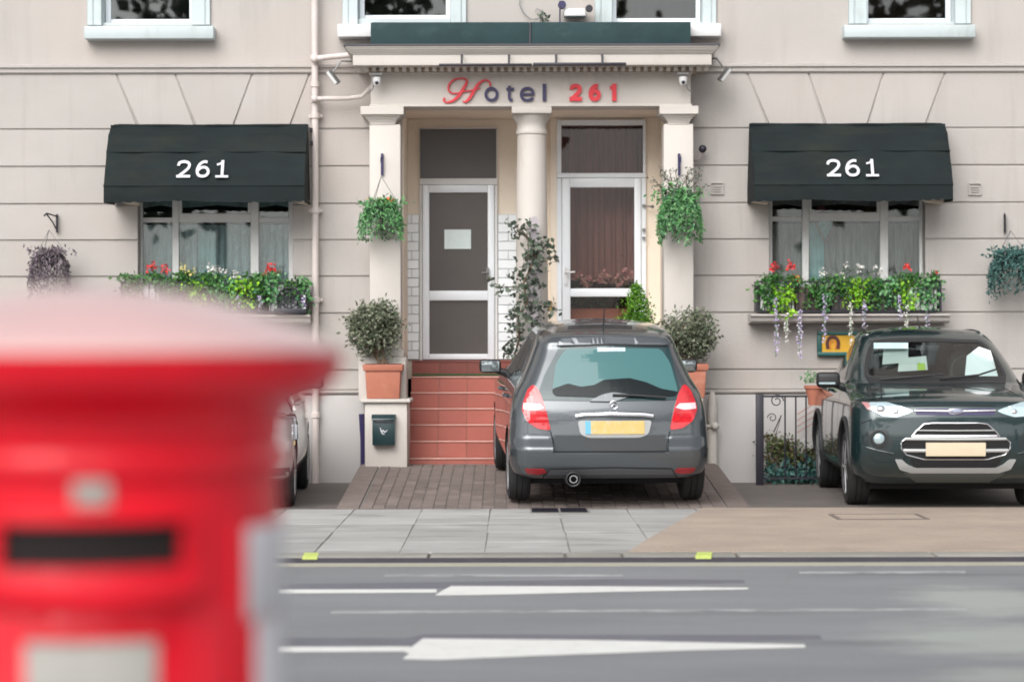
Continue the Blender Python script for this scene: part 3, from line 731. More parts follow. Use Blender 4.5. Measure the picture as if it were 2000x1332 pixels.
for pa, pb2 in ((725, 1035.5), (1036.5, 1350)):
    rf = MB().prism_x([(24.86, Z(88, 24.5)), (24.87, Z(45, 24.87)), (24.89, Z(44.3, 24.89)), (25.29, Z(44, 25.29)), (25.29, Z(88, 24.5))], X(pa, 24.87), X(pb2, 24.87))
    put('porch_roof', rf, M['felt'], H, bevel=.008)
put('roof_joint', MB().tube([(X(1036, 24.86), 24.86, Z(86, 24.86)), (X(1037, 24.86), 24.86, Z(46, 24.86))], .010, 6), M['lead'], H)
put('lead_flat', MB().box(X(676, 24.5), X(1404, 24.5), 24.5, 25.29, Z(86, 24.47)-.004, Z(86, 24.47)+.004), M['lead'], H)

# steps
st = thing('entrance_steps', (X(1040, 25.2), 25.1, .2), 'terracotta tiled entrance steps rising to the two porch doors', 'steps')
tops = [.27, .44, .605, .77, .935, 1.10, FL]
x0s, x1s = X(797, 25.12), X(1290, 25.0)
core = MB()
for k, z in enumerate(tops): core.box(x0s, x1s, 25.066+.17*k, DB, (-.1 if k == 0 else tops[k-1]), z-.012)
put('core', core, M['joint'], st)
tw = .30; n = int(math.ceil((x1s-x0s)/tw))
for k, z in enumerate(tops):
    zl = .19 if k == 0 else tops[k-1]
    for c in range(n):
        a = x0s+c*tw; b = min(x1s, a+tw)
        mt = M['terra'] if k < 6 else M['terra_dark']
        put('riser_tile', MB().box(a+.002, b-.002, 25.052+.17*k, 25.066+.17*k, zl+.001, z-.018), mt, st)
        put('tread_tile', MB().box(a+.002, b-.002, 25.060+.17*k, 25.222+.17*k if k < 6 else DB-.001, z-.012, z), mt, st)
    put('nosing', MB().box(x0s, x1s, 25.040+.17*k, 25.060+.17*k, z-.016, z-.001), M['nosing'] if k < 6 else M['terra_dark'], st, bevel=.004)
tag(put('doormat', MB().box(X(806, 26), X(985, 26), 25.92, 26.06, 1.1, 1.128), M['mat'], bevel=.008), 'dark green doormat strip on the step below the left door', 'doormat')

# ------------------------------------------------------------------ lettering
def stroke(mb, pts, ws, y0, y1, sub=6):
    """flat calligraphic stroke of varying width through pts (x,z), thickness y0..y1"""
    P = [Vector(p).to_2d() if len(p) > 2 else Vector(p) for p in pts]; Q = []; Wd = []
    for i in range(len(P)-1):
        p0, p1, p2, p3 = P[max(0, i-1)], P[i], P[i+1], P[min(len(P)-1, i+2)]
        for k in range(sub):
            t = k/sub
            Q.append(.5*((2*p1)+(-p0+p2)*t+(2*p0-5*p1+4*p2-p3)*t*t+(-p0+3*p1-3*p2+p3)*t**3)); Wd.append(ws[i]*(1-t)+ws[i+1]*t)
    Q.append(P[-1]); Wd.append(ws[-1]); L = []; R = []
    for i, q in enumerate(Q):
        t = Q[min(i+1, len(Q)-1)]-Q[max(i-1, 0)]; t.normalize(); nrm = Vector((-t.y, t.x))*Wd[i]/2
        L.append(q+nrm); R.append(q-nrm)
    n = len(Q); b = len(mb.v)
    for y, kk in ((y0, -.0012), (y1, 0)):
        for i, q in enumerate(L): mb.v.append((q.x, y+kk*i/n, q.y))
        for i, q in enumerate(R): mb.v.append((q.x, y+kk*i/n, q.y))
    for i in range(n-1):
        mb.f.append((b+i, b+i+1, b+n+i+1, b+n+i)); mb.f.append((b+2*n+i, b+3*n+i, b+3*n+i+1, b+2*n+i+1))
        mb.f.append((b+i, b+2*n+i, b+2*n+i+1, b+i+1)); mb.f.append((b+n+i, b+n+i+1, b+3*n+i+1, b+3*n+i))
    mb.f.append((b, b+n, b+3*n, b+2*n)); mb.f.append((b+n-1, b+3*n-1, b+4*n-1, b+2*n-1))
    return mb
def glyph_mesh(ch, x0, x1, z0, z1, y0, y1, w, slab=True):
    """one character drawn with strokes of width w inside the box"""
    W, Hh = x1-x0, z1-z0; h = w/2; g = MB()
    def m(u, v): return (x0+h+u*(W-w), z0+h+v*(Hh-w))
    def S(pts, k=1.0): stroke(g, [m(*p) for p in pts], [w*k]*len(pts), y0, y1)
    e = .0008
    def B(a, b, c, d, i=1): g.box(a, b, y0-.0016-e*i, y1, c, d)
    if ch == '2': S([(.0, .72), (.10, .92), (.5, 1.0), (.90, .92), (1, .72), (.86, .50), (.50, .26), (.12, .04)], .97); B(x0, x1, z0, z0+w*.95)
    if ch == '6': S([(.90, .97), (.60, .99), (.25, .84), (.03, .52), (.05, .20), (.28, .02), (.70, .01), (.98, .17), (.99, .42), (.74, .60), (.35, .58), (.08, .40)], .97)
    if ch == '1':
        c = (x0+x1)/2+.02*W; B(c-h, c+h, z0, z1); stroke(g, [(x0+.08*W, z0+.74*Hh), (c-.1*W, z0+.83*Hh), (c, z0+.97*Hh)], [w*.7, w*.75, w*.8], y0, y1)
        if slab: B(x0, x1, z0, z0+w*.8, 2)
    if ch == 'l': B(x0, x1, z0, z1)
    if ch == 'o': S([(.5+.5*math.cos(t), .5+.5*math.sin(t)) for t in np.linspace(0, 2*PI, 15)])
    if ch == 'e': S([(1, .50), (.93, .80), (.72, .97), (.5, 1), (.2, .92), (.02, .65), (.02, .35), (.2, .08), (.5, 0), (.8, .06), (.97, .22)]); B(x0+h, x1-h*.4, (z0+z1)/2-w*.4, (z0+z1)/2+w*.4)
    if ch == 't': S([(.30, 1), (.30, .5), (.30, .25), (.42, .03), (.95, .0)]); B(x0, x1, z0+.66*Hh, z0+.66*Hh+w*.9)
    return g
sg = thing('hotel_sign', (X(1040, DP), DP, Z(199, DP)), 'raised red and navy lettering reading Hotel 261 above the porch pillars', 'sign')
ys0, ys1 = DP-.03, DP-.001
def sp(u, v): return (X(680+u/2.667, DP), Z(v/2.667, DP))
hm = MB(); s_ = 1/2.667/190.8
stroke(hm, [sp(505, 512), sp(500, 524), sp(515, 536), sp(545, 528), sp(575, 505), (sp(600, 468)), sp(620, 432), sp(615, 415), sp(590, 410), sp(555, 418), sp(530, 440), sp(524, 468), sp(540, 486), sp(570, 488), sp(610, 478), sp(650, 472), sp(690, 462)],
       [9*s_, 9*s_, 7*s_, 12*s_, 15*s_, 16*s_, 12*s_, 7*s_, 6*s_, 8*s_, 9*s_, 9*s_, 7*s_, 6*s_, 6*s_, 6*s_, 4*s_], ys0, ys1)
stroke(hm, [sp(742, 452), sp(741, 434), sp(722, 420), sp(700, 426), sp(676, 446), sp(652, 486), sp(630, 520), sp(610, 534), sp(600, 528)],
       [9*s_, 8*s_, 7*s_, 10*s_, 15*s_, 16*s_, 15*s_, 9*s_, 4*s_], ys0-.004, ys1)
put('letter', hm, M['red_letter'], sg)
for ch, a, b, ya, yb, mt, of, sl in (('o', 947, 974.5, 171, 199.5, 'navy', .029, 0), ('t', 990, 1005, 166, 199, 'navy', .028, 0), ('e', 1016, 1045, 171, 199.5, 'navy', .028, 0), ('l', 1060.5, 1067.5, 165, 198.5, 'navy', .028, 0),
                          ('2', 1113, 1137, 165, 198.5, 'red_letter', .044, 0), ('6', 1150, 1174, 165, 199, 'red_letter', .044, 0), ('1', 1191, 1209, 165, 198.5, 'red_letter', .044, 0)):
    put('letter', glyph_mesh(ch, X(a, DP), X(b, DP), Z(yb, DP), Z(ya, DP), ys0, ys1, of, sl), M[mt], sg)
lb = thing('sign_light_bar', (X(1040, 24.4), 24.4, Z(130, 24.4)), 'long dark light bar on four arms above the hotel lettering', 'sign light')
for a, b in ((858, 1040), (1042, 1224)):
    put('light_tube', MB().box(X(a, 24.4), X(b, 24.4), 24.37, 24.43, Z(129.5, 24.4), Z(123.5 if a > 900 else 125, 24.4)), M['black'], lb, bevel=.008)
for px in (903, 995, 1087, 1177):
    put('arm', MB().tube([(X(px, 24.5), 24.56, Z(109, 24.56)), (X(px, 24.5), 24.44, Z(108, 24.44)), (X(px, 24.5), 24.42, Z(124, 24.42))], .011, 6), M['black'], lb)

# ------------------------------------------------------------------ canopies
def awning(x0, x1, label, digits):
    a = thing('window_canopy', ((x0+x1)/2, DW, Z(390, 24.55)), label, 'awning', 'green window canopies')
    key = [(0.0, 241.5), (.10, 242), (.24, 245), (.40, 262), (.52, 296), (.62, 330), (.70, 362)]
    prof = [(DW-p, Z(py, DW-p)) for p, py in key]
    g = MB(); n = 40; rws = []
    fine = []
    for i in range(len(prof)-1):
        for t in (0, .25, .5, .75):
            y = prof[i][0]*(1-t)+prof[i+1][0]*t; z = prof[i][1]*(1-t)+prof[i+1][1]*t
            if t: y += .008*math.sin(PI*t); z -= .003*math.sin(PI*t)
            fine.append((y, z))
    fine.append(prof[-1])
    rj = random.Random(int(x0*10)); wav = [rj.uniform(0, 6) for _ in range(3)]
    m = len(fine)
    for j, (y, z) in enumerate(fine):
        for i in range(n+1):
            x = x0+(x1-x0)*i/n
            xi = .045*max(0, 1-j/9)**2; x = x0+xi+(x1-x0-2*xi)*i/n
            g.v.append((x, y-.009*math.sin(i*.55+wav[0])*math.sin(j*.4+wav[1])-.006*math.sin(i*.21+j*.5+wav[2]), z-.004*math.sin(PI*i/n)))
    for j in range(m-1):
        for i in range(n): g.f.append((j*(n+1)+i, (j+1)*(n+1)+i, (j+1)*(n+1)+i+1, j*(n+1)+i+1))
    b = len(g.v)
    for xs_ in (x0, x1):
        b = len(g.v)
        for j, (y, z) in enumerate(fine): g.v.append((xs_+(1 if xs_ == x0 else -1)*.045*max(0, 1-j/9)**2, y, z))
        k = len(g.v); g.v.append((xs_, DW, fine[-1][1]))
        for j in range(m-1): g.f.append((b+j, b+j+1, k))
    put('canvas', g, M['canvas'], a, smooth=True, angle=50)
    # valance with scalloped lower edge, on three sides
    v = MB(); yv, zt0 = prof[-1]
    def wall_strip(pts):
        b = len(v.v)
        for i, (x, y) in enumerate(pts):
            sc = .010*abs(math.sin(i*PI/6)); v.v.append((x, y, zt0+.002)); v.v.append((x, y-.004, Z(392, yv)+.012-sc-.02*abs(math.sin(i*.037+wav[1]))))
        for i in range(len(pts)-1): v.f.append((b+2*i, b+2*i+1, b+2*i+3, b+2*i+2))
    wall_strip([(x0+(x1-x0)*i/120, yv-.002) for i in range(121)])
    wall_strip([(x0, yv+(DW-yv)*i/40) for i in range(41)]); wall_strip([(x1, yv+(DW-yv)*i/40) for i in range(41)])
    put('valance', v, M['canvas'], a)
    for j in (2, 4, 6):
        y, z = prof[j]
        put('frame_bow', MB().tube([(x0-.004, DW-.01, z-.0) if j == 99 else (x0-.004, y, z), (x1+.004, y, z)], .009, 6), M['canvas'], a)
    # figures follow the slope of the front panel
    y1_, z1_ = prof[4]; y2_, z2_ = prof[6]
    for ch, p0, p1 in digits:
        dm = DW-.61
        me = glyph_mesh(ch, X(p0+1.5, dm), X(p1-1.5, dm), Z(347, dm), Z(312, dm), 0, .01, .029)
        me.v = [(x, y+y2_+(y1_-y2_)*(z-z2_)/(z1_-z2_)-.022, z) for x, y, z in me.v]
        put('number', me, M['offwhite'], a)
    return a
awning(X(225, DW), X(606, DW), 'dark green window canopy marked 261 left of the porch, beside the drainpipe', (('2', 345, 375), ('6', 382, 412), ('1', 421, 449)))
awning(X(1460, DW), X(1838, DW), 'dark green window canopy marked 261 right of the porch, above the black car', (('2', 1613, 1643), ('6', 1649, 1680), ('1', 1689, 1717)))

# ------------------------------------------------------------------ pipes, lamps, cameras, small wall fittings
dp = thing('drainpipe', (X(616, 25.2), 25.2, 0), 'painted drainpipe running down the wall right of the left canopy', 'drainpipe')
put('pipe', MB().tube([(X(616, 25.2), 25.2, 0), (X(616, 25.2), 25.2, 6.5)], .036, 14), M['pipe'], dp, smooth=True)
for py in (-60, 112, 165, 196, 226, 411, 585, 810):
    put('collar', MB().lathe([(.036, -.03), (.048, -.025), (.048, .025), (.036, .03)], (X(616, 25.2), 25.2, Z(py, 25.2)), 14), M['pipe'], dp, smooth=True)
for py in (226, 411, 585):
    put('clip', MB().box(X(616, 25.2)-.07, X(616, 25.2)+.07, 25.23, 25.27, Z(py, 25.2)-.015, Z(py, 25.2)+.015), M['pipe'], dp)
bp_ = thing('branch_pipe', (X(650, 25.2), 25.2, Z(113, 25.2)), 'upper branch pipe joining the drainpipe to the porch cornice', 'drainpipe')
put('pipe', MB().tube([(X(612, 25.1), 25.14, Z(114, 25.1)), (X(648, 25.1), 25.1, Z(111, 25.1)), (X(692, 25.1), 25.1, Z(107, 25.1))], .030, 12), M['pipe'], bp_, smooth=True)
put('joint', MB().ball((X(615, 25.1), 25.13, Z(114, 25.1)), .045, 12, 8), M['pipe'], bp_, smooth=True)
bp_ = thing('branch_pipe', (X(660, 25.2), 25.2, Z(192, 25.2)), 'lower branch pipe bending up from the drainpipe to the end of the porch frieze', 'drainpipe')
put('pipe', MB().tube([(X(614, 25.1), 25.13, Z(192, 25.1)), (X(680, 25.1), 25.1, Z(192, 25.1)), (X(708, 25.1), 25.1, Z(188, 25.1)), (X(722, 25.1), 25.05, Z(176, 25.1)), (X(734, 24.8), 24.95, Z(158, 24.9))], .024, 12), M['pipe'], bp_, smooth=True)
put('joint', MB().ball((X(615, 25.1), 25.13, Z(192, 25.1)), .042, 12, 8), M['pipe'], bp_, smooth=True)
tag(put('pipe_bracket', MB().box(X(606, 25.2), X(612, 25.2), 25.17, 25.3, Z(258, 25.2), Z(250, 25.2)).box(X(607, 25.2), X(613, 25.2), 25.17, 25.3, Z(284, 25.2), Z(276, 25.2)), M['black']), 'pair of small black clips between the left canopy and the drainpipe', 'clip')

def floodlight(px, py, s, label):
    c = (X(px, 24.9), 24.9, Z(py, 24.9))
    f = thing('floodlight', c, label, 'floodlight')
    put('bracket', MB().tube([(c[0]-s*.16, 25.25, c[2]+.17), (c[0]-s*.16, 24.95, c[2]+.16), (c[0]-s*.02, 24.88, c[2]+.16), (c[0]+s*.06, 24.88, c[2]+.05)], .010, 6), M['steel'], f)
    g = MB().box(-.085, .085, -.05, .03, -.018, .018)
    R = Matrix.Rotation(s*math.radians(-52), 3, 'Y') @ Matrix.Rotation(math.radians(25), 3, 'X')
    g.v = [tuple(R @ Vector(p)+Vector((c[0]+s*.06, c[1], c[2]))) for p in g.v]
    put('lamp_head', g, M['steel'], f, bevel=.006)
    g2 = MB().box(-.075, .075, -.056, -.05, -.014, .014); g2.v = [tuple(R @ Vector(p)+Vector((c[0]+s*.06, c[1], c[2]))) for p in g2.v]
    put('lens', g2, M['plastic_white'], f)
floodlight(664, 150, -1, 'small grey floodlight on a bent bracket left of the porch cornice')
floodlight(1404, 146, 1, 'small grey floodlight on a bent bracket right of the porch cornice')
def cctv(px, py, label, s):
    c = (X(px, 24.72), 24.72, Z(py, 24.72)); f = thing('security_camera', c, label, 'camera')
    put('mount', MB().box(c[0]-.06, c[0]+.06, c[1]-.04, c[1]+.03, c[2]+.045, c[2]+.065).box(c[0]-.012, c[0]+.012, c[1]-.01, c[1]+.01, c[2]+.02, c[2]+.05), M['steel'], f)
    put('housing', MB().lathe([(.0, -.06), (.03, -.055), (.042, -.02), (.046, .02), (.03, .03), (0, .032)], c, 18), M['plastic_white'], f, smooth=True)
    put('lens', MB().ball((c[0], c[1]-.028, c[2]-.032), .021, 10, 6), M['black'], f, smooth=True)
    put('cable', MB().tube([(c[0]-s*.02, c[1], c[2]-.03), (c[0]-s*.05, c[1]+.02, c[2]-.10), (c[0]-s*.10, c[1]+.03, c[2]-.14)], .006, 6), M['steel'], f)
cctv(737, 156, 'white security camera under the left end of the porch cornice', 1)
cctv(1335, 156, 'white security camera under the right end of the porch cornice', -1)
c = (X(1373, 25.15), 25.15, Z(292, 25.15))
wlm = thing('wall_camera', c, 'small black ball camera on a curved arm right of the porch', 'camera')
put('arm', MB().tube([(c[0]-.08, 25.29, c[2]-.10), (c[0]-.03, 25.22, c[2]-.10), (c[0], 25.16, c[2]-.04)], .010, 8), M['pipe'], wlm)
put('head', MB().ball(c, .042, 14, 8), M['black'], wlm, smooth=True)
c = (X(1128, 25.15), 25.15, Z(22, 25.15))
el = thing('alarm_unit', c, 'white alarm box with two dark spot heads above the porch roof', 'wall light')
put('box', MB().box(X(1103, 25.15), X(1145, 25.15), 25.12, 25.29, Z(33, 25.15), Z(18, 25.15)), M['plastic_white'], el, bevel=.01)
put('spot', MB().lathe([(.0, 0), (.04, .0), (.045, .06), (.03, .10), (0, .10)], (X(1099, 25.1), 25.08, Z(10, 25.1)), 14, 'y'), M['navy'], el, smooth=True)
put('spot', MB().lathe([(.0, 0), (.034, .0), (.04, .05), (.03, .09), (0, .09)], (X(1152, 25.1), 25.08, Z(17, 25.1)), 14, 'y'), M['black'], el, smooth=True)
put('bracket', MB().tube([(X(1095, 25.1), 25.2, Z(44, 25.1)), (X(1095, 25.1), 25.2, Z(0, 25.1))], .008, 6), M['navy'], el)
wr = MB().tube([(X(px, 25.2), 25.27, Z(py, 25.2)) for px, py in ((1018, -20), (1016, 8), (1024, 25), (1036, 36), (1050, 38), (1062, 30), (1058, 20), (1050, 16), (1046, 22))], .005, 6)
tag(put('loose_cable', wr, M['steel']), 'thin curling cable on the wall above the middle of the porch roof', 'cable')
g = MB().leaves(np.random.default_rng(2).normal(0, .025, (26, 3))+np.array([X(1066, 25.1), 25.15, Z(38, 25.1)]), .06, np.random.default_rng(3))
tag(put('roof_weed', g, M['l_dark']), 'tiny weed growing at the back edge of the porch roof', 'plant')
for px, py, lab in ((1401, 369, 'square white vent plate on the wall behind the right pillar basket'), (1905, 371, 'square cream vent plate on the wall right of the right canopy')):
    vt = thing('vent_plate', (X(px, 25.28), 25.28, Z(py+12, 25.28)), lab, 'vent')
    g = MB(); x0, x1, z0, z1 = X(px-13, 25.28), X(px+13, 25.28), Z(py+12, 25.28), Z(py-12, 25.28)
    g.box(x0, x1, 25.28, 25.3, z0, z0+.012).box(x0, x1, 25.28, 25.3, z1-.012, z1).box(x0, x0+.012, 25.28, 25.3, z0+.012, z1-.012).box(x1-.012, x1, 25.28, 25.3, z0+.012, z1-.012)
    put('frame', g, M['stucco'], vt)
    g = MB()
    for k in range(3): g.box(x0+.03, x1-.03, 25.285, 25.3, z0+.03+.025*k, z0+.038+.025*k)
    put('louvre', g, M['stucco_up'], vt)
# paper notice
tag(put('paper_notice', MB().box(X(868, 26.29), X(920, 26.29), 26.335, 26.339, Z(486, 26.29), Z(448, 26.29)), pbr('notice_paper', (.66, .76, .76), .7, var=.04, vscale=20)), 'pale paper notice taped inside the left door pane', 'notice')
# mail box on the pedestal
c = (X(749, 24.5), 24.5, Z(870, 24.5))
mbx = thing('letter_box', c, 'dark green wall letter box on the white pedestal under the left pot', 'letter box')
x0, x1, zb, zt = X(727, 24.5), X(771, 24.5), Z(869, 24.5), Z(809, 24.5)
mgreen = pbr('letter_box_green', (.010, .034, .040), .35, coat=.3)
put('body', MB().box(x0, x1, 24.48, 24.579, zb, zt-.04), mgreen, mbx, bevel=.008)
put('lid', MB().prism_x([(24.579, zt), (24.53, zt), (24.465, zt-.04), (24.46, zt-.055), (24.579, zt-.04)], x0-.008, x1+.008), mgreen, mbx, bevel=.003)
put('slot', MB().box(x0+.015, x1-.015, 24.477, 24.48, zt-.085, zt-.07), M['black'], mbx)
g = MB(); xc = (x0+x1)/2; zc = (zb+zt)/2-.015
stroke(g, [(xc-.035, zc+.04), (xc-.02, zc), (xc-.005, zc+.012), (xc+.012, zc-.006), (xc+.04, zc+.015)], [.004, .016, .010, .014, .004], 24.474, 24.479)
stroke(g, [(xc-.02, zc+.01), (xc-.012, zc-.02), (xc+.012, zc-.028)], [.01, .012, .006], 24.474, 24.479)
put('emblem', g, M['offwhite'], mbx)
bpst = tag(put('gate_post', MB().tube([(X(709, 25), 25.0, .15), (X(708, 25), 25.0, .45), (X(706, 25), 25.0, Z(808, 25))], [.028, .024, .03], 8), M['navy'], smooth=True), 'thin dark blue post in the gap between wall and pedestal', 'post')
# pipe with a valve right of the car
c = (X(1391, 25.1), 25.1, .2)
vp = thing('standpipe', c, 'white painted standpipe with a side valve between the grey hatchback and the plinth panel', 'pipe')
px_ = X(1391, 25.1)
put('pipe', MB().lathe([(.055, .12), (.055, .55), (.04, .56), (.04, .62), (.05, .64), (.05, .80), (.043, .82), (.05, .86), (.042, .9), (.02, .95)], (px_, 25.1, 0), 16), M['cream'], vp, smooth=True)
put('valve', MB().tube([(px_-.14, 25.08, Z(833, 25.1)), (px_+.07, 25.05, Z(832, 25.1))], .018, 8).ball((px_+.02, 25.02, Z(832, 25.1)), .042, 12, 8), M['cream'], vp, smooth=True)
# sign board under the right window
d = 25.22; c = (X(1665, d), d, Z(695, d))
ns = thing('vacancy_sign', c, 'yellow sign with a dark green frame half hidden by the black car roof', 'sign')
x0, x1, z0, z1 = X(1597, d), X(1760, d), Z(696, d), Z(648, d)
g = MB().box(x0, x1, d, DW, z0, z0+.04).box(x0, x1, d, DW, z1-.04, z1).box(x0, x0+.045, d, DW, z0+.04, z1-.04).box(x1-.045, x1, d, DW, z0+.04, z1-.04)
put('frame', g, pbr('sign_green', (.015, .10, .09), .4), ns, bevel=.005)
put('panel', MB().box(x0+.045, x1-.045, d+.02, DW, z0+.04, z1-.04), pbr('sign_yellow', (.72, .40, .03), .5, var=.06, vscale=8), ns)
xc = X(1627, d); zc = Z(672, d)
put('letter', stroke(MB(), [(xc-.052, zc-.055), (xc-.058, zc+.01), (xc-.035, zc+.055), (xc, zc+.066), (xc+.035, zc+.055), (xc+.058, zc+.01), (xc+.052, zc-.055)], [.034]*7, d+.008, d+.02), pbr('sign_maroon', (.09, .02, .02), .5), ns)
put('letter_outline', stroke(MB(), [(xc-.022, zc-.055), (xc-.028, zc+.0), (xc, zc+.03), (xc+.028, zc+.0), (xc+.022, zc-.055)], [.012]*5, d+.006, d+.019), pbr('sign_orange', (.75, .25, .03), .5), ns)
# basket brackets
def bracket(px, py, d, label, slim=False):
    b_ = thing('basket_bracket', (X(px, d), d, Z(py, d)), label, 'bracket')
    if slim: put('strap', MB().box(X(px-2.5, d), X(px+2.5, d), d-.012, d+.02, Z(py+21, d), Z(py-21, d)), M['navy'], b_); \
        put('hook', MB().tube([(X(px, d), d, Z(py-15, d)), (X(px, d), d-.16, Z(py-14, d)), (X(px, d), d-.22, Z(py-10, d)), (X(px, d), d-.22, Z(py, d))], .007, 6), M['navy'], b_)
    else:
        put('plate', MB().box(X(px+4, d), X(px+7, d), d+.10, d+.14, Z(py+20, d), Z(py-16, d)), M['black'], b_)
        put('arm', MB().tube([(X(px+5, d), d+.12, Z(py-12, d)), (X(px-5, d), d-.15, Z(py-15, d)), (X(px-8, d), d-.2, Z(py-10, d))], .009, 6).tube([(X(px+5, d), d+.12, Z(py+15, d)), (X(px+1, d), d, Z(py, d)), (X(px-5, d), d-.14, Z(py-13, d))], .008, 6), M['black'], b_)
bracket(102, 432, 25.15, 'black iron bracket on the wall above the purple basket at the far left')
bracket(1962, 436, 25.15, 'black iron bracket on the wall above the bluish basket at the far right')
bracket(747, 321, 24.91, 'dark strap hook on the left porch pillar', True)
bracket(1327, 322, 24.91, 'dark strap hook on the right porch pillar', True)

# railing, basement area
rl = thing('area_railing', (X(1540, 24.7), 24.7, 0), 'black iron railing guarding the basement area beside the black car', 'railing')
d = 24.75; zt = Z(773, d)
put('post', MB().box(X(1476, d), X(1491, d), d-.03, d+.03, -.02, zt+.01), M['black'], rl, bevel=.006)
put('top_rail', MB().box(X(1476, d), 3.55, d-.015, d+.015, zt-.02, zt), M['black'], rl)
put('bottom_rail', MB().box(X(1476, d), 3.55, d-.012, d+.012, .06, .08), M['black'], rl)
for px in (1533, 1554, 1574, 1595, 1616, 1637): put('baluster', MB().tube([(X(px, d), d, .08), (X(px, d), d, zt-.02)], .009, 6), M['black'], rl)
def curl(cx, cz, r, turns=1.4, s=1):
    return [(cx+s*r*(1-t*.7)*math.cos(turns*2*PI*t), d, cz+r*(1-t*.7)*math.sin(turns*2*PI*t)) for t in np.linspace(0, 1, 22)]
put('scroll', MB().tube(curl(X(1517, d), Z(784, d), .07), .006, 5), M['black'], rl)
put('scroll', MB().tube(curl(X(1508, d), Z(817, d), .05, 1.2, -1), .005, 5).tube([(X(1527, d), d+.05, Z(812, d)), (X(1512, d), d+.06, Z(845, d))], .006, 5), M['black'], rl)
g = MB().prism_x([(25.25, .25), (25.45, .25), (25.45, .55), (25.25, .55)], 0, 0)
sw = thing('stair_string', (X(1580, 25.2), 25.2, 0), 'white sloping side of the basement stair behind the railing', 'stair')
put('string', MB().prism_y([(X(1540, 25.2), Z(878, 25.2)), (X(1660, 25.2), Z(800, 25.2)), (X(1660, 25.2), Z(826, 25.2)), (X(1560, 25.2), Z(893, 25.2))], 25.18, 25.27), M['plinth'], sw)
g = MB()
for k in range(4):
    g.tube([(X(1556, 25.15), 25.15, Z(846-k*12, 25.15)), (X(1650, 25.15), 25.15, Z(790-k*12, 25.15))], .006, 5)
put('handrail', g, pbr('rusty_rail', (.45, .25, .22), .6), sw)
# ------------------------------------------------------------------ vehicles
def catmull(keys, sub):
    K = np.array(keys, float); out = []
    for i in range(len(K)-1):
        p0, p1, p2, p3 = K[max(i-1, 0)], K[i], K[i+1], K[min(i+2, len(K)-1)]
        for k in range(sub):
            t = k/sub
            # monotone-ish: blend of linear and catmull keeps creases tame
            c = .5*((2*p1)+(-p0+p2)*t+(2*p0-5*p1+4*p2-p3)*t*t+(-p0+3*p1-3*p2+p3)*t**3)
            l = p1*(1-t)+p2*t; out.append(.55*c+.45*l)
    out.append(K[-1]); return np.array(out)
def car_body(keys, sub=7, taper=.10):
    """keys: z, y_near, y_far, half width, corner x, near corner y, far corner y, end bow, crown"""
    R = catmull(keys, sub); loops = []
    for z, y0, y1, w, rx, ra, rb, bow, crown in R:
        pts = []
        NC, NS = 12, 26
        XF = [0, .1/.69, .2/.69, .3/.69, .4/.69, .47/.69, .498/.69, .514/.69, .55/.69, .6/.69, .65/.69]; NE = len(XF)
        def cr(x): return z+crown*(1-(x/w)**2)
        for i in range(NE):
            x = (w-rx)*XF[i]; pts.append((x, y0+bow*(x/w)**2, cr(x)))
        yb = y0+bow*((w-rx)/w)**2
        for i in range(NC):
            t = PI/2*i/NC; x = w-rx+rx*math.sin(t); pts.append((x, yb+ra*(1-math.cos(t)), cr(x)))
        ya, yz = yb+ra, y1-bow*((w-rx)/w)**2-rb
        for i in range(NS):
            t = i/NS; y = ya*(1-t)+yz*t; pts.append((w, y, cr(w)))
        yb2 = y1-bow*((w-rx)/w)**2
        for i in range(NC):
            t = PI/2*i/NC; x = w-rx+rx*math.cos(t); pts.append((x, yb2-rb*(1-math.sin(t)), cr(x)))
        for i in range(NE):
            x = (w-rx)*(1-i/NE); pts.append((x, y1-bow*(x/w)**2, cr(x)))
        pts.append((0, y1, cr(0)))
        left = [(-x, y, zz) for x, y, zz in pts[1:-1]][::-1]
        loops.append(pts+left)
    n = len(loops[0]); mb = MB()
    for L in loops: mb.v += L
    for j in range(len(loops)-1):
        for i in range(n):
            a = j*n+i; b = j*n+(i+1) % n
            mb.f.append((a, b, b+n, a+n))
    mb.f.append(tuple(range(n))[::-1]); mb.f.append(tuple((len(loops)-1)*n+i for i in range(n)))
    mb.v = [(x*(1-taper*max(0, min(1, (z-.9)/.5))*max(0, (y-1.6)/2.3)**1.5), y, z) for x, y, z in mb.v]
    return mb
def bool_cut(me, cutters, cmat):
    """cut closed solids out of a body mesh; the cut faces take cmat"""
    ob = bpy.data.objects.new('tmp', me); COL.objects.link(ob)
    cm = MB()
    for c in cutters: cm.add(c.v, c.f)
    m2 = cm.mesh('cutter'); m2.materials.append(cmat)
    cu = bpy.data.objects.new('cut', m2); COL.objects.link(cu)
    md = ob.modifiers.new('b', 'BOOLEAN'); md.object = cu; md.operation = 'DIFFERENCE'; md.solver = 'EXACT'; md.use_self = True
    try: md.material_mode = 'TRANSFER'
    except Exception: pass
    dg = bpy.context.evaluated_depsgraph_get(); out = bpy.data.meshes.new_from_object(ob.evaluated_get(dg))
    bpy.data.objects.remove(ob); bpy.data.objects.remove(cu)
    return out
def densify(pts, sp, closed=True):
    out = []; n = len(pts)
    for i in range(n if closed else n-1):
        a = Vector(pts[i]); b = Vector(pts[(i+1) % n]); k = max(1, int((b-a).length/sp))
        for j in range(k): out.append(tuple(a+(b-a)*j/k))
    if not closed: out.append(tuple(pts[-1]))
    return out
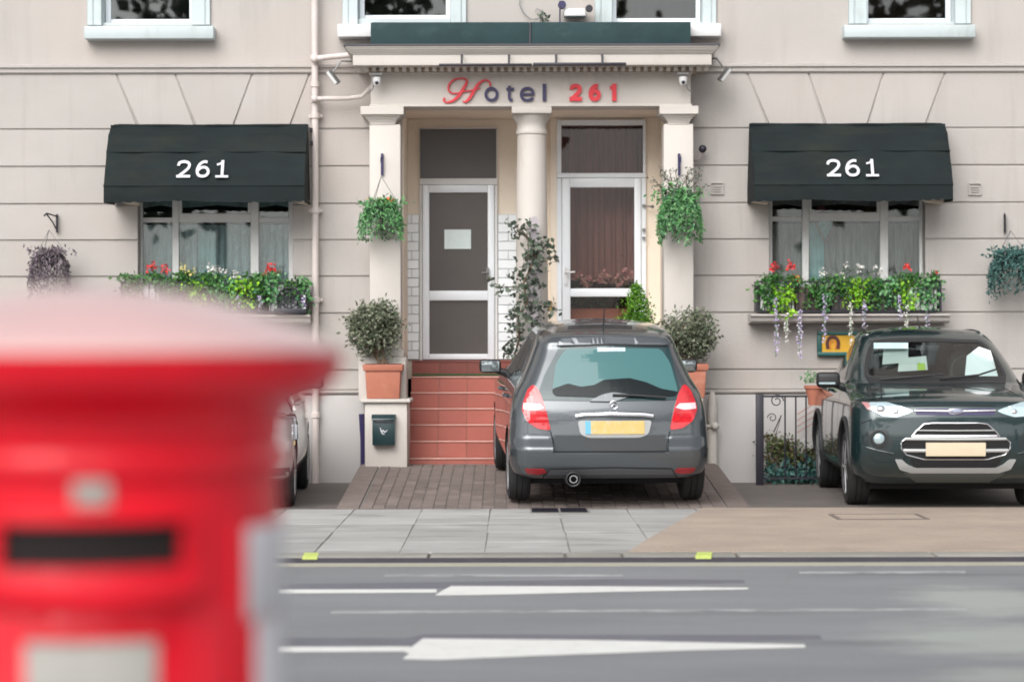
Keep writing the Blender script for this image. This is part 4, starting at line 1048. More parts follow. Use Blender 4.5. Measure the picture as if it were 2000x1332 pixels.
def rounded(pts, r, n=4):
    out = []; m = len(pts)
    for i in range(m):
        p = Vector(pts[i]); a = Vector(pts[i-1])-p; b = Vector(pts[(i+1) % m])-p
        ra = min(r, a.length*.45, b.length*.45); A = p+a.normalized()*ra; B = p+b.normalized()*ra
        for k in range(n+1):
            t = k/n; out.append(tuple(A*(1-t)**2+p*2*t*(1-t)+B*t*t))
    return out
class Shell:
    def __init__(s, me):
        s.bvh = BVHTree.FromPolygons([v.co.copy() for v in me.vertices], [tuple(p.vertices) for p in me.polygons])
    def hit(s, u, v, axis, side=1):
        if axis == 'y': o, d = Vector((u, -3, v)), Vector((0, 1, 0))
        else: o, d = Vector((3*side, u, v)), Vector((-side, 0, 0))
        h = s.bvh.ray_cast(o, d)
        if h[0] is None:
            q = Vector((u, .3, v)) if axis == 'y' else Vector((.8*side, u, v)); h = s.bvh.find_nearest(q)
        nn = h[1]
        if nn.dot(d) > 0: nn = -nn
        return h[0], nn
    def patch(s, outline, off=.004, axis='y', side=1, sp=.035, depth=.012, rnd=0):
        """panel with a clean outline laid on the body surface, with its own thickness"""
        if rnd: outline = rounded(outline, rnd)
        ol = densify(outline, sp); n = len(ol)
        us = [p[0] for p in ol]; vs_ = [p[1] for p in ol]; V = [Vector(p) for p in ol]
        def inside(x, y):
            c = False; j = n-1
            for i in range(n):
                if (ol[i][1] > y) != (ol[j][1] > y) and x < (ol[j][0]-ol[i][0])*(y-ol[i][1])/(ol[j][1]-ol[i][1])+ol[i][0]: c = not c
                j = i
            return c
        u = min(us)+sp/2
        while u < max(us):
            v = min(vs_)+sp/2
            while v < max(vs_):
                if inside(u, v) and min((Vector((u, v))-q).length for q in V[:n]) > sp*.4: V.append(Vector((u, v)))
                v += sp
            u += sp
        r = delaunay_2d_cdt(V, [], [list(range(n))], 1, 1e-5)
        mb = MB(); pts = []; nb = []
        for q in r[0]:
            p, nn = s.hit(q.x, q.y, axis, side); mb.v.append(tuple(p+nn*off)); nb.append(tuple(p-nn*depth))
        k = len(mb.v); ec = {}
        for f in r[2]:
            f = tuple(f); mb.f.append(f)
            for i in range(3):
                e = (f[i], f[(i+1) % 3]); ec[e] = 1
        mb.v += nb
        for (a, b) in list(ec):
            if (b, a) not in ec: mb.f.append((b, a, a+k, b+k))
        return mb
    def ribbon(s, path, w=.006, off=.0015, axis='y', side=1, mb=None, sp=.03, h=None):
        mb = mb or MB(); P = densify(path, sp, False); b = len(mb.v)
        for i, p in enumerate(P):
            t = Vector(P[min(i+1, len(P)-1)])-Vector(P[max(i-1, 0)]); t.normalize(); nv = Vector((-t.y, t.x))*w/2
            for sg_ in (1, -1):
                q = Vector(p)+nv*sg_; hp, nn = s.hit(q.x, q.y, axis, side); mb.v.append(tuple(hp+nn*off))
        for i in range(len(P)-1): mb.f.append((b+2*i, b+2*i+1, b+2*i+3, b+2*i+2))
        return mb
    def bar(s, path, r, off=.01, axis='y', side=1, mb=None, sp=.03, seg=8):
        mb = mb or MB(); P = densify(path, sp, False)
        return mb.tube([tuple((lambda h: h[0]+h[1]*off)(s.hit(p[0], p[1], axis, side))) for p in P], r, seg)

M['tyre'] = pbr('tyre_rubber', (.018, .018, .019), .85, bump=.3, bscale=60, var=.15)
M['alloy'] = pbr('alloy_wheel', (.45, .46, .48), .35, metal=.8)
M['chrome'] = pbr('chrome', (.78, .78, .82), .12, metal=1)
M['satin'] = pbr('satin_silver_plastic', (.40, .41, .41), .45, metal=.3)
M['trim'] = pbr('black_car_trim', (.02, .02, .022), .5)
M['well'] = pbr('dark_wheel_well', (.012, .012, .013), .95)
M['car_grey'] = pbr('grey_metallic_paint', (.085, .096, .106), .27, metal=.5, coat=1.0)
M['car_green'] = pbr('dark_green_metallic_paint', (.010, .027, .030), .26, metal=.3, coat=1.0)
M['car_silver'] = pbr('silver_metallic_paint', (.58, .58, .57), .36, metal=.45, coat=1.0)
M['cglass'] = pbr('tinted_car_glass', (.055, .15, .155), .04, ior=1.5, spec=.5)
M['cglass_side'] = pbr('dark_car_glass', (.035, .042, .045), .05, ior=1.75, spec=.6)
M['mirror_glass'] = pbr('mirror_glass', (.30, .34, .35), .05, metal=.8)
M['lamp_red'] = pbr('red_lamp', (.52, .010, .018), .12, coat=1, var=.35, vscale=14)
M['lamp_clear'] = pbr('clear_lamp', (.46, .58, .62), .14, metal=.35, coat=1, var=.2, vscale=30)
M['lamp_pink'] = pbr('pale_reverse_lamp', (.72, .55, .58), .15, coat=1)
M['plate_yellow'] = pbr('yellow_number_plate', (.62, .43, .15), .5, var=.08, vscale=10, dirt=((.60, .50, .42), 22, .50, .8, (1, 1, .6)))
M['plate_blue'] = pbr('plate_blue_band', (.14, .42, .58), .5)
M['plate_beige'] = pbr('beige_number_plate', (.62, .52, .38), .5, var=.05, vscale=10)
M['dash'] = pbr('car_interior', (.030, .034, .034), .8, var=.2)
M['paper'] = pbr('paper', (.62, .64, .62), .7, var=.05, vscale=12)
M['hivis'] = pbr('lime_tag', (.50, .72, .08), .6)

def wheel(root, x, y, r=.31, w=.20, flat=0):
    s = 1 if x > 0 else -1
    prof = [(r-.10, -w/2+.01), (r-.06, -w/2), (r-.015, -w/2+.012), (r, -w/2+.04), (r, -.03), (r-.008, -.027), (r-.008, -.021), (r, -.018), (r, .018), (r-.008, .021), (r-.008, .027), (r, .03), (r, w/2-.04), (r-.015, w/2-.012), (r-.06, w/2), (r-.10, w/2-.01)]
    t = put('wheel', MB().lathe(prof, (x, y, r), 40, 'x'), M['tyre'], root, smooth=True)
    m = MB(); xo = x+s*(w/2-.012)
    m.lathe([(r-.10, -.0), (r-.092, s*.008), (r-.11, s*.0), (r-.12, -s*.05)], (xo, y, r), 32, 'x')
    for k in range(7):
        a = 2*PI*k/7
        p = [(xo-s*.01, y+math.cos(a)*.03, r+math.sin(a)*.03), (xo-s*.004, y+math.cos(a)*(r-.105), r+math.sin(a)*(r-.105))]
        m.tube(p, [.024, .015], 6)
    m.lathe([(.045, -.01), (.045, s*.006), (0, s*.01)], (xo, y, r), 16, 'x')
    put('rim', m, M['alloy'], t, smooth=True)
    put('brake_disc', MB().lathe([(.0, 0), (r-.10, 0), (r-.10, -s*.02), (0, -s*.02)], (xo-s*.06, y, r), 24, 'x'), M['trim'], t)
def mirror(root, c, s, paint, facing='far', sx=.105, sz=.065):
    g = MB().box(c[0]-sx, c[0]+sx, c[1]-.055, c[1]+.055, c[2]-sz, c[2]+sz)
    m = put('door_mirror', g, paint, root, bevel=.04, seg=4)
    put('arm', MB().tube([(c[0]-s*.06, c[1], c[2]-sz*.6), (c[0]-s*.21, c[1]+.02, c[2]-.085)], [.03, .045], 8), M['trim'], m, smooth=True)
    yy = c[1]-.058
    if facing == 'glass': put('mirror_glass', MB().box(c[0]-sx+.02, c[0]+sx-.02, yy, yy+.004, c[2]-sz+.015, c[2]+sz-.015), M['mirror_glass'], m, bevel=.002)
    else: put('indicator', MB().box(c[0]-sx+.02, c[0]+sx-.05, yy+.001, yy+.006, c[2]-.04, c[2]-.022), M['lamp_clear'], m)

#            z    y0    y1    w    rx    ra   rb   bow  crown
HATCH = [(.25, .14, 3.66, .78, .20, .20, .30, .03, 0), (.29, .07, 3.76, .84, .20, .22, .40, .04, 0), (.36, .025, 3.82, .868, .20, .24, .50, .05, 0),
         (.44, .005, 3.84, .880, .20, .25, .55, .05, 0), (.505, .00, 3.84, .882, .20, .25, .55, .05, 0), (.535, .010, 3.83, .882, .20, .25, .55, .05, 0),
         (.60, .070, 3.83, .880, .19, .22, .55, .05, 0), (.63, .085, 3.80, .878, .18, .21, .50, .05, 0), (.76, .105, 3.74, .870, .17, .21, .45, .05, 0), (.86, .13, 3.62, .860, .17, .22, .40, .05, 0),
         (.95, .165, 3.35, .840, .17, .24, .35, .05, .0), (1.02, .20, 2.98, .812, .17, .26, .35, .05, .0), (1.10, .245, 2.80, .762, .17, .27, .35, .05, 0), (1.25, .335, 2.50, .695, .16, .28, .35, .05, 0),
         (1.37, .41, 2.25, .648, .15, .28, .35, .05, 0), (1.425, .43, 2.12, .628, .15, .28, .35, .05, .005), (1.475, .50, 1.98, .605, .16, .30, .35, .05, .01),
         (1.515, .66, 1.84, .575, .16, .26, .32, .05, .014), (1.545, .88, 1.74, .52, .20, .25, .28, .04, .020), (1.562, 1.05, 1.62, .42, .22, .20, .2, .03, .022), (1.568, 1.2, 1.5, .22, .12, .1, .1, .02, .020)]
HATCH = [(z, a, b, w, min(rx, w*.6), ra, rb, bow, cr) for z, a, b, w, rx, ra, rb, bow, cr in HATCH]
def hatchback(xc, yn, zc, rz, rx_, paint, label, full=True):
    root = thing('parked_hatchback', (xc, yn, zc), label, 'car', rz=rz, rx=rx_, local=True, group=None)
    cb = car_body(HATCH); out = []
    for (x, y, z) in cb.v:   # the tailgate drops into the bumper between the lamps
        if y < .4 and .487 < z < .64 and abs(x) < .504: y = max(y, .086+.05*(x/.88)**2)
        out.append((x, y, z))
    cb.v = out
    me = cb.mesh('body', smooth=True, angle=50); me.materials.append(paint); me.materials.append(M['well'])
    R, AR = .305, .355; ya, yb = .66, 3.20
    cut = []
    for s in (-1, 1):
        for y in (ya, yb):
            h0, h1 = (s*.60, s*1.0)
            cut.append(MB().lathe([(0, min(h0, h1)), (AR, min(h0, h1)), (AR, max(h0, h1)), (0, max(h0, h1))], (0, y, R+.02), 40, 'x'))
    me2 = bool_cut(me, cut, M['well'])
    sh = Shell(me2)
    try: me2.set_sharp_from_angle(angle=math.radians(38))
    except Exception: pass
    body = put('body', me2, paint, root)
    for s in (-1, 1):
        wheel(root, s*(.877-.10), ya, R); wheel(root, s*(.877-.10), yb, R)
    # side glass, door seams, handles
    for s in (-1, 1):
        for nm, ol in (('rear_side_window', [(.74, 1.06), (1.42, 1.04), (1.42, 1.42), (1.05, 1.42), (.86, 1.30)]), ('front_side_window', [(1.50, 1.04), (2.62, 1.02), (2.48, 1.12), (2.05, 1.38), (1.86, 1.425), (1.50, 1.425)])):
            put('side_window', sh.patch(ol, .004, 'x', s, .05, rnd=.05), M['cglass_side'], root)
        g = sh.ribbon([(1.46, .34), (1.46, 1.44)], .008, axis='x', side=s); sh.ribbon([(2.50, .36), (2.56, .8), (2.62, 1.02)], .008, axis='x', side=s, mb=g)
        sh.ribbon([(.95, .64), (1.05, .80), (1.06, 1.02)], .008, axis='x', side=s, mb=g); sh.ribbon([(1.0, .34), (2.5, .34)], .008, axis='x', side=s, mb=g)
        put('door_seam', g, M['well'], root)
        for y in (1.18, 2.02):
            h = sh.hit(y, .90, 'x', s)[0]
            put('door_handle', MB().tube([(h.x, y-.11, .90), (h.x+s*.035, y-.08, .905), (h.x+s*.035, y+.06, .905), (h.x, y+.09, .90)], .013, 8), paint, root, smooth=True)
        mirror(root, (s*.955, 2.42, 1.085), s, M['trim'], 'glass')
    def lx(px, d=21.3): return X(px, d)-xc
    def lz(py, d=21.3): return Z(py, d)-zc
    # rear glass with its dark surround
    ol = [(lx(1047, 21.4), lz(783, 21.4)), (lx(1066, 21.45), lz(735, 21.45)), (lx(1096, 21.55), lz(683, 21.55)), (0, lz(680, 21.6)), (lx(1310, 21.55), lz(683, 21.55)), (lx(1322, 21.45), lz(735, 21.45)), (lx(1336, 21.4), lz(783, 21.4)), (0, lz(785, 21.4))]
    put('rear_window', sh.patch(ol, .006, rnd=.02), pbr('dark_glass_border', (.018, .045, .05), .06, ior=1.6), root)
    ol = [(lx(1079, 21.5), lz(768, 21.5)), (lx(1088, 21.5), lz(715, 21.5)), (lx(1108, 21.55), lz(687, 21.55)), (0, lz(685, 21.6)), (lx(1294, 21.55), lz(687, 21.55)), (lx(1312, 21.5), lz(715, 21.5)), (lx(1324, 21.5), lz(772, 21.5)), (0, lz(778, 21.5))]
    put('glass', sh.patch(ol, .0105, rnd=.05), M['cglass'], root)
    ol = [(lx(1090, 21.45), lz(681, 21.5)), (lx(1100, 21.45), lz(672, 21.5)), (0, lz(668, 21.6)), (lx(1304, 21.45), lz(672, 21.5)), (lx(1314, 21.45), lz(681, 21.5)), (0, lz(678, 21.6))]
    so = [(lx(1079, 21.5), lz(768, 21.5)), (lx(1080, 21.5), lz(762, 21.5)), (lx(1110, 21.5), lz(752, 21.5)), (lx(1135, 21.5), lz(758, 21.5)), (lx(1160, 21.5), lz(755, 21.5)), (lx(1180, 21.5), lz(745, 21.5)), (lx(1230, 21.5), lz(742, 21.5)), (lx(1262, 21.5), lz(750, 21.5)), (lx(1290, 21.5), lz(762, 21.5)), (lx(1324, 21.5), lz(768, 21.5)), (lx(1318, 21.5), lz(776, 21.5)), (0, lz(778, 21.5)), (lx(1085, 21.5), lz(775, 21.5))]
    put('parcel_shelf', sh.patch(so, .0125, rnd=.02), pbr('dark_load_area', (.008, .012, .014), .12, ior=1.3), root)
    ol = [(lx(1090, 21.45), lz(681, 21.5)), (lx(1100, 21.45), lz(672, 21.5)), (0, lz(668, 21.6)), (lx(1304, 21.45), lz(672, 21.5)), (lx(1314, 21.45), lz(681, 21.5)), (0, lz(678, 21.6))]
    put('roof_spoiler', sh.patch(ol, .035, rnd=.02, depth=.03), paint, root)
    put('high_brake_lamp', sh.patch([(lx(1170, 21.5), lz(693, 21.5)), (lx(1224, 21.5), lz(693, 21.5)), (lx(1224, 21.5), lz(685, 21.5)), (lx(1170, 21.5), lz(685, 21.5))], .016), M['lamp_clear'], root)
    # lamps
    for s in (-1, 1):
        c = lambda px, py: (s*abs(lx(px)), lz(py))
        ol = [c(1045, 754), c(1056, 770), c(1066, 798), c(1076, 841), c(1050, 838), c(1030, 824), c(1021, 802), c(1026, 782), c(1034, 764)]
        tl = put('tail_light', sh.patch(ol, .014, rnd=.03, sp=.025, depth=.02), M['lamp_red'], root)
        ol = [c(1025, 790), c(1056, 791), c(1064, 799), c(1046, 803), c(1024, 801)]
        put('reverse_lamp', sh.patch(ol, .0165, rnd=.006, sp=.02), M['lamp_pink'], tl)
        ol = [c(1024, 914), c(1062, 914), c(1068, 922), c(1052, 926), c(1030, 924)]
        put('reflector', sh.patch(ol, .006, rnd=.015, sp=.02), pbr('dull_red_reflector', (.26, .02, .025), .3), root)
    # tailgate seam
    L = [(-.525, lz(843)), (-.508, .60), (-.507, .492), (0, .492), (.507, .492), (.508, .60), (.525, lz(843))]
    g = sh.ribbon(L, .010); put('tailgate_seam', g, M['well'], root)
    L = [(lx(1015), lz(886)), (lx(1090), lz(890)), (0, lz(893)), (-lx(1090), lz(890)), (-lx(1015), lz(886))]
    # lower bumper insert, exhaust
    ol = [(lx(1064), lz(936)), (lx(1073), lz(916)), (0, lz(913)), (-lx(1073), lz(916)), (-lx(1064), lz(936)), (0, lz(938))]
    put('lower_insert', sh.patch(ol, .004), pbr('grey_bumper_insert', (.07, .072, .078), .5), root)
    g = sh.ribbon([(lx(1060), lz(934)), (lx(1073), lz(915)), (0, lz(911.5)), (-lx(1073), lz(915)), (-lx(1060), lz(934))], .008, .005); put('insert_line', g, M['well'], root)
    put('exhaust', MB().lathe([(.050, .20), (.052, .0), (.060, -.004), (.066, .0), (.066, .25)], (lx(1118), .01, lz(934)), 24, 'y', caps=False), M['trim'], root, smooth=True)
    put('tail_pipe', MB().lathe([(.026, .20), (.028, .0), (.036, .0), (.036, .2)], (lx(1119), .03, lz(934)), 18, 'y', caps=False), M['chrome'], root, smooth=True)
    put('exhaust_inside', MB().lathe([(0, .10), (.05, .10)], (lx(1118), .02, lz(934)), 18, 'y', caps=False), M['well'], root)
    # chrome grip, plate
    g = sh.bar([(lx(1124), lz(814)), (lx(1140), lz(811.5)), (0, lz(810)), (lx(1256), lz(811.5)), (lx(1275), lz(814))], .022, .018); put('chrome_grip', g, M['chrome'], root, smooth=True)
    ol = [(lx(1128), lz(822)), (lx(1273), lz(822)), (lx(1266), lz(848)), (lx(1250), lz(855)), (lx(1148), lz(855)), (lx(1133), lz(848))]
    put('plate_recess', sh.patch(ol, .003, rnd=.03), M['satin'], root)
    ol = [(lx(1153), lz(848)), (lx(1258), lz(848)), (lx(1258), lz(823)), (lx(1153), lz(823))]
    pl = put('number_plate', sh.patch(ol, .012, rnd=.008), M['plate_yellow'], root)
    put('blue_band', sh.patch([(lx(1143), lz(848)), (lx(1153.5), lz(848)), (lx(1153.5), lz(823)), (lx(1143), lz(823))], .0125), M['plate_blue'], pl)
    # star badge on the tailgate
    hc = sh.hit(lx(1199), lz(792), 'y')[0]; r = .034
    g = MB().tube([(hc.x+r*math.cos(a), hc.y-.010, hc.z+r*math.sin(a)) for a in np.linspace(0, 2*PI, 25)], .0045, 6)
    for k in range(3):
        a = PI/2+2*PI*k/3; g.tube([(hc.x, hc.y-.014, hc.z), (hc.x+r*math.cos(a), hc.y-.010, hc.z+r*math.sin(a))], [.009, .002], 4)
    put('badge', g, M['chrome'], root)
    # wiper and its cover
    ol = [(lx(1150, 21.4), lz(786)), (lx(1176, 21.4), lz(774)), (lx(1196, 21.4), lz(770)), (lx(1225, 21.4), lz(773)), (lx(1228, 21.4), lz(778)), (lx(1200, 21.4), lz(787))]
    put('wiper_cover', sh.patch(ol, .022, rnd=.02), paint, root)
    g = sh.bar([(lx(1196, 21.4), lz(776)), (lx(1240, 21.4), lz(777)), (lx(1300, 21.4), lz(781))], .010, .035); put('wiper', g, M['trim'], root)
    g = MB().tube([(0, .82, 1.53), (0, .72, 1.72)], [.008, .004], 6).ball((0, .82, 1.545), .03, 10, 6, (1, 1.6, .6)); put('antenna', g, M['trim'], root)
    # roof panel seams and black glass strip
    for s in (-1, 1):
        pass
    put('underbody', MB().box(-.7, .7, .45, 3.4, .17, .27), M['well'], root)
    return root
hatchback(X(1193, 21.15), 21.14, .012, math.radians(3.0), math.radians(3.3), M['car_grey'], 'dark grey metallic hatchback seen from behind, parked on the brick ramp before the porch steps')
hatchback(-2.80, 20.95+.10, 0, math.radians(2.2), 0, M['car_silver'], 'silver hatchback almost hidden behind the red pillar box, only its right flank showing')

# ------------------------------------------------------------------ dark green off-roader, front on
#            z    y0    y1    w    rx    ra   rb   bow  crown
SUV = [(.22, .22, 3.80, .76, .22, .20, .25, .04, 0), (.30, .09, 3.90, .84, .22, .24, .25, .04, 0), (.38, .03, 3.94, .875, .22, .26, .25, .045, 0), (.50, .00, 3.96, .885, .21, .28, .25, .05, 0),
       (.66, .00, 3.96, .885, .21, .28, .25, .05, 0), (.80, .015, 3.96, .882, .21, .29, .25, .05, 0), (.89, .04, 3.95, .876, .20, .30, .25, .055, .0), (.935, .085, 3.94, .868, .20, .31, .25, .06, .008),
       (.965, .22, 3.93, .86, .20, .34, .25, .09, .02), (1.0, .50, 3.92, .85, .22, .36, .25, .09, .028), (1.035, .80, 3.90, .835, .28, .42, .25, .09, .025), (1.075, 1.02, 3.88, .815, .28, .42, .25, .09, .01), (1.12, 1.12, 3.87, .795, .20, .36, .25, .09, 0),
       (1.25, 1.34, 3.82, .745, .15, .30, .28, .09, 0), (1.38, 1.58, 3.76, .695, .13, .28, .28, .08, 0), (1.47, 1.76, 3.70, .655, .12, .28, .28, .07, .005), (1.525, 1.90, 3.64, .625, .13, .28, .28, .06, .012),
       (1.56, 2.05, 3.56, .585, .18, .30, .25, .05, .02), (1.58, 2.35, 3.42, .45, .2, .25, .2, .04, .025), (1.59, 2.55, 3.25, .28, .14, .15, .12, .02, .025)]
XC, YN = 3.857, 21.02
su = thing('parked_offroader', (XC, YN, 0), 'dark green metallic compact off-roader parked nose out under the right canopy', 'car', local=True, rz=math.radians(-1.8))
paint = M['car_green']
def px_(px, d=21.15): return X(px, d)-XC
def pz_(py, d=21.15): return Z(py, d)
me = car_body(SUV, taper=.30).mesh('body', smooth=True, angle=50); me.materials.append(paint); me.materials.append(M['well']); 
R, AR = .335, .395; ya, yb = .80, 3.32
cut = []
for s in (-1, 1):
    for y in (ya, yb): cut.append(MB().lathe([(0, min(s*.6, s*1.05)), (AR, min(s*.6, s*1.05)), (AR, max(s*.6, s*1.05)), (0, max(s*.6, s*1.05))], (0, y, R+.03), 40, 'x'))
ws = [(-.64, 1.125), (.64, 1.125), (.615, 1.25), (.56, 1.38), (.505, 1.462), (.0, 1.474), (-.505, 1.462), (-.56, 1.38), (-.615, 1.25)]
cut.append(MB().prism_y(rounded(ws, .05), .9, 2.75))
me2 = bool_cut(me, cut[:4], M['well']); sh0 = Shell(me2)
me2 = bool_cut(me2, cut[4:], M['well'])
try: me2.set_sharp_from_angle(angle=math.radians(38))
except Exception: pass
put('body', me2, paint, su); sh = sh0
for s in (-1, 1):
    wheel(su, s*(.882-.105), ya, R, .21); wheel(su, s*(.882-.105), yb, R, .21)
    for ol in ([(1.50, 1.11), (2.42, 1.12), (2.42, 1.46), (2.02, 1.46), (1.78, 1.30)], [(2.50, 1.12), (3.20, 1.14), (3.30, 1.30), (3.22, 1.46), (2.50, 1.46)]):
        put('side_window', sh.patch(ol, .004, 'x', s, .05, rnd=.04), M['cglass_side'], su)
    g = sh.ribbon([(2.46, .36), (2.46, 1.48)], .008, axis='x', side=s); sh.ribbon([(1.40, .40), (1.35, .8), (1.42, 1.06)], .008, axis='x', side=s, mb=g); sh.ribbon([(1.4, .40), (3.0, .40)], .008, axis='x', side=s, mb=g); put('door_seam', g, M['well'], su)
    # wheel arch trims and sill cladding
    for y in (ya, yb):
        arc = [(y+(AR+.02)*math.cos(a), R+.03+(AR+.02)*math.sin(a)) for a in np.linspace(-.15, PI+.15, 20)]
        put('arch_trim', sh.bar(arc, .018, .002, 'x', s), M['trim'], su, smooth=True)
    for y in (2.30, 3.0):
        h = sh.hit(y, 1.0, 'x', s)[0]; put('door_handle', MB().tube([(h.x, y-.1, 1.0), (h.x+s*.035, y-.07, 1.005), (h.x+s*.035, y+.06, 1.005), (h.x, y+.09, 1.0)], .013, 8), paint, su, smooth=True)
    mirror(su, (s*.955, 1.52, 1.11), s, M['trim'], 'front', .11, .072)
    # roof rail
    put('roof_rail', MB().tube([(s*.535, 1.98, 1.50), (s*.54, 2.12, 1.553), (s*.535, 2.5, 1.572), (s*.47, 3.2, 1.565), (s*.42, 3.5, 1.50)], .014, 8), M['trim'], su, smooth=True)
    put('rail_foot', MB().ball((s*.535, 1.99, 1.512), .028, 10, 6, (1, 1.5, 1)), M['satin'], su, smooth=True)
put('windscreen', sh.patch(ws, .003, rnd=.05, depth=.002), M['glass_car'], su)
g = sh.ribbon(rounded(ws, .05)+[rounded(ws, .05)[0]], .030, .006); put('windscreen_seal', g, M['trim'], su)
# interior
it = MB()
for s in (-1, 1):
    it.box(s*.36-.13, s*.36+.13, 1.95, 2.05, 1.13, 1.36)
put('seat', it, M['dash'], su, bevel=.03, seg=3)
it = MB()
for s in (-1, 1): it.box(s*.36-.085, s*.36+.085, 1.93, 2.0, 1.355, 1.44)
put('headrest', it, M['dash'], su, bevel=.03, seg=3)
put('steering_wheel', MB().tube([(.36+.17*math.cos(a), 1.55+.05*math.sin(a), 1.17+.16*math.sin(a)) for a in np.linspace(0, 2*PI, 24)], .014, 6), M['trim'], su)
put('rear_view_mirror', MB().box(-.11, .11, 1.72, 1.75, 1.385, 1.43).tube([(0, 1.75, 1.43), (0, 1.78, 1.475)], .01, 6), M['trim'], su, bevel=.008)
put('dashboard', MB().box(-.60, .60, 1.22, 1.55, 1.118, 1.145), M['dash'], su, bevel=.012)
put('sun_shade', MB().add([(.30, 1.42, 1.14), (.60, 1.38, 1.14), (.55, 1.50, 1.38), (.46, 1.60, 1.415), (.34, 1.56, 1.33)], [(0, 1, 2, 3, 4)]).add([(.30, 1.43, 1.14), (.34, 1.57, 1.33), (.46, 1.61, 1.415), (.55, 1.51, 1.38), (.60, 1.39, 1.14)], [(0, 1, 2, 3, 4)]), pbr('white_sheet', (.85, .86, .88), .6), su)
put('paper_sheet', MB().add([(-.44, 1.62, 1.25), (-.20, 1.62, 1.27), (-.19, 1.66, 1.41), (-.42, 1.66, 1.42)], [(0, 1, 2, 3)]).add([(-.30, 1.58, 1.185), (-.02, 1.58, 1.20), (-.03, 1.62, 1.33), (-.28, 1.62, 1.31)], [(0, 1, 2, 3)]), M['paper'], su)
put('visor', MB().box(-.52, -.20, 1.60, 1.62, 1.40, 1.455), M['teal'], su)
put('lime_tag', MB().box(-.12, -.05, 1.55, 1.553, 1.20, 1.265), M['hivis'], su)
put('dash_paper', MB().box(-.60, -.30, 1.20, 1.38, 1.121, 1.124), M['paper'], su)
# bonnet seams, cowl, wipers
g = sh.ribbon([(-.70, .93), (-.60, .985), (-.55, 1.05)], .008); sh.ribbon([(.70, .93), (.60, .985), (.55, 1.05)], .008, mb=g); sh.ribbon([(-.36, .905), (0, .912), (.36, .905)], .007, mb=g); put('bonnet_seam', g, M['well'], su)
put('cowl', sh.patch([(-.62, 1.085), (.62, 1.085), (.64, 1.12), (-.64, 1.12)], .004, rnd=.01), M['trim'], su)
g = sh.bar([(-.52, 1.10), (-.10, 1.135), (.06, 1.15)], .009, .02); sh.bar([(.02, 1.105), (.38, 1.14), (.56, 1.19)], .009, .02, mb=g); put('wiper', g, M['trim'], su)
put('bonnet_vent', sh.patch([(px_(1735, 21.9), 1.045), (px_(1850, 21.9), 1.045), (px_(1845, 21.9), 1.057), (px_(1740, 21.9), 1.057)], .004), M['trim'], su)
# headlamps (pointing inwards), badge, grilles
def sym(pts, s):   # points measured on the left lamp
    return [(s*-px_(a), pz_(b)) for a, b in pts] if s > 0 else [(px_(a), pz_(b)) for a, b in pts]
for s in (-1, 1):
    hl = put('headlight', sh.patch(sym([(1696, 789), (1730, 788), (1766, 798), (1781, 804), (1768, 810), (1747, 816), (1722, 814), (1702, 804)], s), .012, rnd=.015, sp=.025, depth=.02), M['lamp_clear'], su)
    for q, rr in (((1718, 801), .045), ((1747, 806), .034)):
        (u, v), = sym([q], s); h, nn = sh.hit(u, v, 'y')
        put('reflector', MB().ball(tuple(h+nn*.0), rr, 14, 8, (1, .6, .8)), M['chrome'], hl, smooth=True)
    put('indicator', sh.patch(sym([(1684, 788), (1696, 789), (1703, 804), (1693, 801)], s), .012, rnd=.008, sp=.02), pbr('amber_pink_lamp', (.42, .20, .20), .2, coat=1), su)
    (u, v), = sym([(1713, 857)], s); h, nn = sh.hit(u, v, 'y')
    fp = put('fog_lamp_bezel', MB().lathe([(.052, .04), (.056, .0), (.070, .0), (.074, .05)], (h.x, h.y-.025, h.z), 24, 'y', caps=False), M['trim'], su, smooth=True)
    put('fog_lamp', MB().ball((h.x, h.y-.01, h.z), .052, 16, 8, (1, .4, 1)), M['lamp_clear'], fp, smooth=True)
    put('fog_pod', sh.patch(sym([(1690, 842), (1728, 838), (1742, 862), (1735, 884), (1700, 878), (1682, 866)], s), .003, rnd=.02), pbr('dark_pod', (.008, .016, .018), .4, coat=.5), su)
    put('bumper_seam', sh.ribbon(sym([(1700, 820), (1680, 828), (1664, 826)], s), .008), M['well'], su)
    put('bumper_line', sh.bar(sym([(1684, 872), (1712, 880), (1742, 886)], s), .008, .006), M['car_green'], su)
g = sh.bar([(px_(1783), pz_(803)), (0, pz_(804.5)), (-px_(1783), pz_(803))], .008, .006); put('upper_bar', g, M['chrome'], su)
put('upper_slot', sh.patch([(px_(1785), pz_(811)), (px_(1785), pz_(799)), (-px_(1785), pz_(799)), (-px_(1785), pz_(811)), (0, pz_(812))], .002, rnd=.01), M['navy'], su)
h, nn = sh.hit(0, pz_(804), 'y')
bd = put('badge', MB().ball((0, h.y-.008, h.z), .072, 28, 10, (1, .22, .42)), M['chrome'], su, smooth=True)
put('badge_field', MB().ball((0, h.y-.014, h.z), .060, 28, 10, (1, .22, .38)), pbr('badge_blue_grey', (.30, .33, .46), .3), bd, smooth=True)
g = MB(); yb_ = h.y-.0285
stroke(g, [(-.038, h.z-.006), (-.032, h.z+.008), (-.020, h.z+.010)], [.004, .005, .003], yb_, yb_+.004)
stroke(g, [(-.040, h.z+.002), (-.026, h.z+.003)], [.003, .003], yb_, yb_+.004)
for k in range(3): stroke(g, [(-.016+.017*k, h.z+.004), (-.020+.017*k, h.z-.005), (-.010+.017*k, h.z-.006), (-.008+.017*k, h.z+.003)], [.004]*4, yb_, yb_+.004)
put('badge_script', g, M['chrome'], bd)
def gp(lst): 
    a = [(px_(p), pz_(q)) for p, q in lst]; b = [(-x, z) for x, z in a[::-1]]; return a+b
up = [(1778, 851), (1786, 842), (1802, 829), (1825, 826)]
